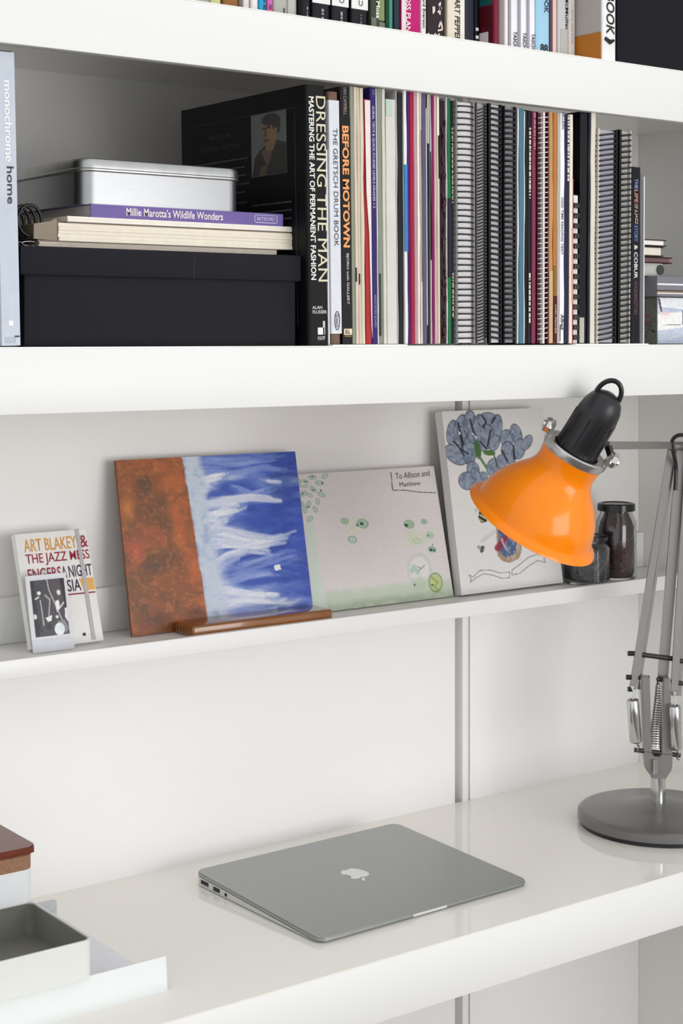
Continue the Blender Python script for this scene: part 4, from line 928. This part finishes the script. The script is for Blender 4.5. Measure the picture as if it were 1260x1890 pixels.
# logo on the lid: leaf towards the front edge
def loop(pts, n=8):                         # closed Catmull-Rom
    out = []; m_ = len(pts)
    for i in range(m_):
        p0, p1, p2, p3 = (np.array(pts[(i+k-1) % m_], float) for k in range(4))
        for k in range(n):
            s = k/n; out.append(tuple(.5*((2*p1)+(-p0+p2)*s+(2*p0-5*p1+4*p2-p3)*s*s+(-p0+3*p1-3*p2+p3)*s**3)))
    return out
apple = [(0, .62), (-.20, .70), (-.50, .66), (-.74, .42), (-.80, .05), (-.70, -.38), (-.50, -.72), (-.28, -.86), (-.05, -.79), (.12, -.80), (.32, -.87), (.54, -.70), (.72, -.36), (.58, -.24), (.46, .00), (.50, .28), (.68, .46), (.52, .64), (.28, .71)]
leaf = [(-.02, .78), (.02, 1.00), (.22, 1.20), (.30, 1.22), (.28, 1.02), (.14, .84)]
sc = .0195
slope = Vector((0, 1, .0100/LDP)).normalized()
LOGO = mat('pale_logo', '#e9e9e6', .25, var=.01)
for pts, nme in ((loop(apple, 5), 'emblem'), (loop(leaf, 4), 'emblem_leaf')):
    bm = NB(); prism(bm, [(-x*sc, -y*sc) for x, y in pts], Vector((LWD*.487, LDP*.53, top(LDP*.53)+.0001)), X_, slope, Z_, .0003); obj(nme, bm, LOGO, lid)

# ================================================================== DESK: letter trays and boxes at the left
TRM = mat('white_steel', '#dfe3e2', .4, var=.02); TRI = mat('grey_liner', '#7d7d74', .6, var=.06)
tx1, ty0 = .8265, 1.399; ty1 = 1.640; th_ = at(300, 1766, y=ty0+.003).z-DZ; tw = .34
t = thing('letter_tray', 'flat white letter tray with paper on the desk, lowest of the stack', 'tray', (tx1, ty0, DZ))
boxobj('tray_base', (-tw, 0, .001, ty1-ty0, 0, .0015), TRM, t)
bm = NB(); prism(bm, [(0, 0), (.0012, 0), (.0042, th_), (.0030, th_)], Vector((-tw, 0, 0)), Vector((0, 1, 0)), Z_, X_, tw); obj('front_flange', bm, TRM, t)
bm = NB(); prism(bm, rrect(.3*tw+.70*tw, .024, .004, 3), Vector((-tw, ty1-ty0, .0)), X_, Z_, Vector((0, 1, 0)), .0012); obj('back_flange', bm, mat('grey_steel', '#b9bcbd', .4), t)
PAP = paper('#f0f0f8')
px1 = at(240, 1772, z=DZ+.013)
t = tag(boxobj('paper_stack', (px1.x-.21, px1.x, ty0+.0075, ty1-.006, DZ+.0017, DZ+.0125), PAP), 'stack of plain white paper lying in the flat letter tray', 'paper')
# deeper tray above it
uz0 = DZ+th_+.0005; ux = at(173, 1803, z=uz0); uz1 = at(172, 1733, y=ux.y).z; ub = at(65, 1661, z=uz1)
UD = ub.y-ux.y; UW = .26
t = thing('deep_tray', 'deep white tray with a grey inside, stacked over the letter tray', 'tray', (ux.x, ux.y, uz0))
H = uz1-uz0; r = .010; wl = .0022
out = [(x-UW, y) for x, y in rrect(UW, UD, r, 6)]; inn = [(x-UW+wl, y+wl) for x, y in rrect(UW-2*wl, UD-2*wl, r-wl, 6)]
bm = NB(); n_ = len(out)
A = [bm.verts.new((x, y, 0)) for x, y in out]; B = [bm.verts.new((x, y, H)) for x, y in out]; C_ = [bm.verts.new((x, y, H)) for x, y in inn]; D_ = [bm.verts.new((x, y, .003)) for x, y in inn]
bm.faces.new(A[::-1])
for i in range(n_):
    j = (i+1) % n_
    bm.faces.new((A[i], A[j], B[j], B[i])); bm.faces.new((B[i], B[j], C_[j], C_[i])); bm.faces.new((C_[i], C_[j], D_[j], D_[i]))
bm.faces.new(D_)
o = obj('tray_shell', bm, mat('white_tray_plastic', '#dddfda', .45, var=.02), t, True)
inn2 = [(x-UW+wl+.0003, y+wl+.0003) for x, y in rrect(UW-2*wl-.0006, UD-2*wl-.0006, r-wl, 6)]; inn3 = [(x-UW+wl+.001, y+wl+.001) for x, y in rrect(UW-2*wl-.002, UD-2*wl-.002, r-wl, 6)]
bm = NB(); a_ = [bm.verts.new((x, y, H-.0012)) for x, y in inn2]; b_ = [bm.verts.new((x, y, .0036)) for x, y in inn2]; c_ = [bm.verts.new((x, y, .0042)) for x, y in inn3]; d_ = [bm.verts.new((x, y, H-.0012)) for x, y in inn3]
for i in range(n_):
    j = (i+1) % n_; bm.faces.new((a_[i], a_[j], b_[j], b_[i])); bm.faces.new((b_[i], b_[j], c_[j], c_[i])); bm.faces.new((c_[i], c_[j], d_[j], d_[i])); bm.faces.new((d_[i], d_[j], a_[j], a_[i]))
bm.faces.new(c_); obj('tray_liner', bm, TRI, t)
# white box with cork band on a riser in the tray
wz0 = uz1+.004; wc = at(64, 1663, z=wz0); 
wz1 = at(60, 1603, y=wc.y).z; wz2 = at(57, 1578, y=wc.y).z
BWd, BDp = .20, .11
t = thing('cork_box', 'white box with a cork rim holding a brown leather case, topmost at the left', 'box', (wc.x, wc.y, wz0))
rr_ = [(x-BWd, y) for x, y in rrect(BWd, BDp, .012, 6)]
bm = NB(); prism(bm, rr_, Vector((0, 0, 0)), X_, Vector((0, 1, 0)), Z_, wz1-wz0); obj('box_body', bm, mat('white_box_card', '#dcdee0', .5, var=.02), t, True)
bm = NB(); prism(bm, rr_, Vector((0, 0, wz1-wz0)), X_, Vector((0, 1, 0)), Z_, wz2-wz1); obj('cork_rim', bm, mat('cork', '#8f6a50', .8, var=.35, scale=260, bump=.3), t, True)
boxobj('riser', (-.12, -.05, .02, .05, uz0+.0045-wz0, 0), mat('grey_riser', '#8f9395', .4), t)
boxobj('riser', (-.19, -.14, .02, .09, uz0+.0045-wz0, 0), mat('grey_riser', '#8f9395', .4), t)
t = thing('leather_case', 'reddish brown leather case lying in the cork-rimmed box', 'case', (wc.x-.005, wc.y+.005, wz2))
LEA = mat('brown_leather', '#6a2f1c', .2, var=.2, scale=120, bump=.1)
bm = NB(); prism(bm, [(x-.17, y) for x, y in rrect(.18, BDp-.010, .008, 5)], Vector((0, 0, 0)), X_, Vector((0, 1, 0)), Z_, .007)
bmesh.ops.bevel(bm, geom=[e for e in bm.edges if all(v.co.z > .0065 for v in e.verts)], offset=.0015, segments=2, affect='EDGES'); obj('case_body', bm, LEA, t, True)

# ================================================================== DESK: spring arm lamp
bc = at(1214, 1499, z=DZ+.016); D0 = (bc-EYE).dot(FW)
def P(px, py, dd=0.): return at(px, py, d=D0+dd)
K = D0/FPX
lamp = thing('desk_lamp', 'grey spring-arm desk lamp with an orange bell shade and black cap', 'lamp', (bc.x, bc.y, DZ))
LO = Vector((bc.x, bc.y, DZ))
def lobj(name, bm, m, smooth=True, parent=lamp):
    bmesh.ops.translate(bm, verts=bm.verts[:], vec=-LO); return obj(name, bm, m, parent, smooth)
BASEM = mat('lamp_base_lacquer', '#757372', .26, metal=.45, var=.05, scale=200)
R0 = 147*K
bm = NB(); lathe(bm, [(0, .0005), (R0-.006, .0005), (R0-.006, .0058), (R0, .0062), (R0, .0165), (R0-.003, .0195), (R0-.008, .0208), (.060, .0225), (.040, .0265), (.018, .030), (0, .030)], 72, Matrix.Translation((bc.x, bc.y, DZ)), False, False); lobj('lamp_base', bm, BASEM)
bm = NB(); lathe(bm, [(R0-.0035, .0), (R0-.0035, .0055)], 72, Matrix.Translation((bc.x, bc.y, DZ))); lobj('base_shadow_pad', bm, M_BLACK)  # black pad enlarged to stand in for the dark shadow under the base
sb_, st_ = P(1214, 1480), P(1214, 1434)
bm = NB(); lathe(bm, [(13.5*K, 0), (13.5*K, (st_-sb_).length)], 28, Matrix.Translation((bc.x, bc.y, sb_.z))); lobj('stem', bm, M_STEEL)
# yoke: U-shaped plate
yk = [(1204, 1437), (1226, 1437), (1238, 1418), (1239, 1398), (1235, 1250), (1222, 1250), (1221, 1390), (1216, 1397), (1204, 1396), (1199, 1388), (1197, 1248), (1181, 1247), (1187, 1398), (1190, 1418)]
bm = NB(); tY = .014
prism(bm, [((x-1214)*K, (1437-y)*K) for x, y in yk], Vector((bc.x, bc.y, P(1214, 1437).z))-FW*tY/2, RT, UP, FW, tY)
bmesh.ops.bevel(bm, geom=[e for e in bm.edges], offset=.0012, segments=2, affect='EDGES'); lobj('yoke', bm, M_LAMPGREY)
bm = NB(); tube(bm, [P(1209, 1428, -tY/2-.004), P(1209, 1402, -tY/2-.004)], .003, 10); lobj('yoke_pin', bm, M_STEEL)
def rod(name, a, b, r, m=None, segs=12):
    bm = NB(); tube(bm, [a, b], r, segs); return lobj(name, bm, m or mat('dark_steel', '#4b4643', .35, metal=.7, var=.1))
rod('spring_rod', P(1170, 1384, -.004), P(1255, 1394, -.004), 4.3*K)
rod('cross_bar', P(1166, 1206, .01), P(1243, 1216, .01), 4.6*K); rod('cross_bar', P(1240, 1218, .01), P(1272, 1222, .01), 4.2*K)
rod('pivot_pin', P(1158, 1250, .005), P(1198, 1251, .005), 4*K); rod('pivot_pin', P(1214, 1254, .005), P(1262, 1262, .005), 4*K)
# lower arm bars, leaning to the elbow
def bar(name, a, b, w, tk): bm = NB(); beam(bm, a, b, w*K, tk, RT); return lobj(name, bm, M_LAMPGREY, False)
bar('lower_arm_bar', P(1167, 1272), P(1239, 822, .03), 13, .004); bar('lower_arm_bar', P(1178, 1272, .012), P(1247, 822, .042), 5, .006)
bar('lower_arm_bar', P(1222, 1256, .01), P(1258, 816, .035), 19, .004)
bar('lower_arm_bar', P(1243, 1284, -.004), P(1272, 816, .03), 13, .004); bar('lower_arm_bar', P(1253, 1284, .01), P(1281, 816, .045), 6, .006)
for px, py in ((1166, 1206), (1163, 1250), (1241, 1278), (1166, 1272)):
    bm = NB(); tube(bm, [P(px-8, py, 0), P(px+2, py, 0)], 4.6*K, 10); lobj('bolt', bm, M_BLACK)
bm = NB(); tube(bm, [P(1236, 823, .02), P(1290, 823, .04)], 8*K, 14); lobj('elbow_pin', bm, M_LAMPGREY)
# springs: two sleeves and one bare coil
def sleeve(x0, y0, x1, y1, r):
    a, b = P(x0, y0, -.016), P(x1, y1, -.010); L = (b-a).length
    bm = NB(); lathe(bm, [(0, 0), (r*.55, 0), (r*.9, L*.02), (r, L*.06), (r, L*.94), (r*.9, L*.98), (r*.55, L), (0, L)], 24, axes(a, b-a), False, False); lobj('spring_sleeve', bm, M_STEEL)
    for p_, q_ in ((P(x0, y0+2, -.016), P(x0-2, y0-24, -.010)), (P(x1, y1-2, -.010), P(x1+2, y1+16, -.006))):
        mid = (p_+q_)/2+RT*.003; bm = NB(); tube(bm, [p_, mid, q_, q_+RT*.003-UP*.002], .0013, 6); lobj('spring_hook', bm, M_STEEL)
sleeve(1167, 1290, 1173, 1371, 11.5*K); sleeve(1244, 1301, 1247, 1384, 11.5*K)
a, b = P(1214, 1262, .0), P(1208, 1378, .0)
pts = []; rad = []
for k in range(26*10+1):
    s = k/260; ang = 2*PI*26*s; R = (3.5+7.5*s)*K; pts.append(a.lerp(b, s)+RT*R*math.cos(ang)+FW*R*math.sin(ang)); rad.append(.0011)
bm = NB(); tube(bm, pts, rad, 5); lobj('coil_spring', bm, M_STEEL)
bm = NB(); tube(bm, [P(1214, 1264), P(1212, 1252), P(1217, 1247), P(1221, 1252)], .0012, 6); lobj('spring_hook', bm, M_BLACK)
# upper arm and loop of flex at the elbow
SD = -.305
bm = NB(); beam(bm, P(1246, 822, .03), P(1120, 822, SD), 13*K, .006, UP); lobj('upper_arm', bm, M_LAMPGREY, False)
flex = [P(1246, 905, .02), P(1247, 860, .02), P(1240, 826, .0), P(1241, 812, -.004), P(1250, 804, -.004), P(1264, 804, 0), P(1275, 815, .01), P(1280, 860, .02)]
fl = []
for i in range(len(flex)-1):
    for k in range(5):
        p0, p1, p2, p3 = flex[max(i-1, 0)], flex[i], flex[i+1], flex[min(i+2, len(flex)-1)]; s = k/5
        fl.append(.5*((2*p1)+(-p0+p2)*s+(2*p0-5*p1+4*p2-p3)*s*s+(-p0+3*p1-3*p2+p3)*s**3))
bm = NB(); tube(bm, fl, .0026, 8); lobj('flex', bm, M_BLACK)
# shade: axis from the collar to the mouth
KS = (D0+SD)/FPX; TILT = math.radians(17)
ax = (RT*(-.476) - UP*.88)*math.cos(TILT) + FW*math.sin(TILT); bb = RT*.88 - UP*.476
C0 = P(1056, 842, SD)
def tz(tpx): return tpx*KS/math.cos(TILT)
MX = axes(C0, ax, bb)
outer = [(60, -2), (58, 10), (57, 22), (59, 34), (66, 46), (78, 59), (91, 74), (102, 90), (110, 107), (114.5, 121), (116, 131), (117, 134), (123, 136.5), (129, 141), (132, 146)]
prof = [(r*KS, tz(t_)) for r, t_ in outer] + [((r-2.2)*KS, tz(t_)+.0009) for r, t_ in outer[::-1]]
bm = NB(); lathe(bm, prof+[prof[0]], 96, MX, False, False)
ORM = mat('orange_enamel', '#ff8a00', .2, spec=.3, coat=.2, var=.03, scale=60)
lobj('shade', bm, ORM)
ALM = mat('satin_aluminium', '#c2c3c4', .27, metal=.9, var=.05, scale=200)
bm = NB(); lathe(bm, [(60*KS, tz(-1)), (61.5*KS, tz(-3)), (61.5*KS, tz(-15)), (59*KS, tz(-17)), (45*KS, tz(-14)), (45*KS, tz(-1)), (60*KS, tz(-1))], 64, MX, False, False); lobj('collar', bm, ALM)
bm = NB(); cp = [(41, 6), (41, -22), (40.5, -60), (39, -90), (36.5, -106), (30.5, -120), (21, -129.5), (9, -134), (0, -134.5)]
lathe(bm, [(r*KS, tz(t_)) for r, t_ in cp], 40, MX, True, False); lobj('cap', bm, M_BLACK)
bm = NB()
for k in range(10):
    q = MX @ Vector((41*KS*math.cos(k*2*PI/10), 41*KS*math.sin(k*2*PI/10), tz(-2))); q2 = MX @ Vector((39.4*KS*math.cos(k*2*PI/10), 39.4*KS*math.sin(k*2*PI/10), tz(-84))); tube(bm, [q, q2], .0009, 5)
lobj('cap_rib', bm, M_BLACK)
top_ = MX @ Vector((0, 0, tz(-128)))
pts = [top_ + bb*(22*KS*math.cos(a)) - ax*(30*KS*math.sin(a)) + bb*(-2*KS) for a in np.linspace(-.15, PI+.15, 16)]
bm = NB(); tube(bm, pts, .0029, 9); lobj('cap_loop', bm, M_BLACK)
for s in (-1, 1):                            # tilt clamps either side of the collar
    c = C0 + bb*(s*72*KS) - ax*tz(24)
    bm = NB(); beam(bm, C0+bb*s*58*KS-ax*tz(4), C0+bb*s*61*KS-ax*tz(40), 26*KS, .0045, FW); lug = lobj('clamp_lug', bm, ALM, False)
    bm = NB(); lathe(bm, [(0, 0), (14*KS, 0), (15.5*KS, 3*KS), (15.5*KS, 10*KS), (13*KS, 13*KS), (7*KS, 13*KS), (6*KS, 17*KS), (0, 17*KS)], 8, axes(C0+bb*s*62*KS-ax*tz(29), bb*s, ax), False, False); lobj('clamp_knob', bm, M_STEEL, False, lug)
bm = NB(); beam(bm, P(1122, 824, SD), C0+bb*66*KS-ax*tz(29), 12*KS, .005, UP); lobj('shade_bracket', bm, mat('dark_bronze', '#4a3a36', .3, metal=.7, var=.15), False)
bm = NB(); lathe(bm, [(0, tz(2)), (14*KS, tz(2)), (14*KS, tz(30)), (26*KS, tz(62)), (30*KS, tz(84)), (24*KS, tz(104)), (10*KS, tz(114)), (0, tz(116))], 24, MX, False, False); lobj('bulb', bm, mat('opal_glass', '#eeeeea', .2, var=.01))
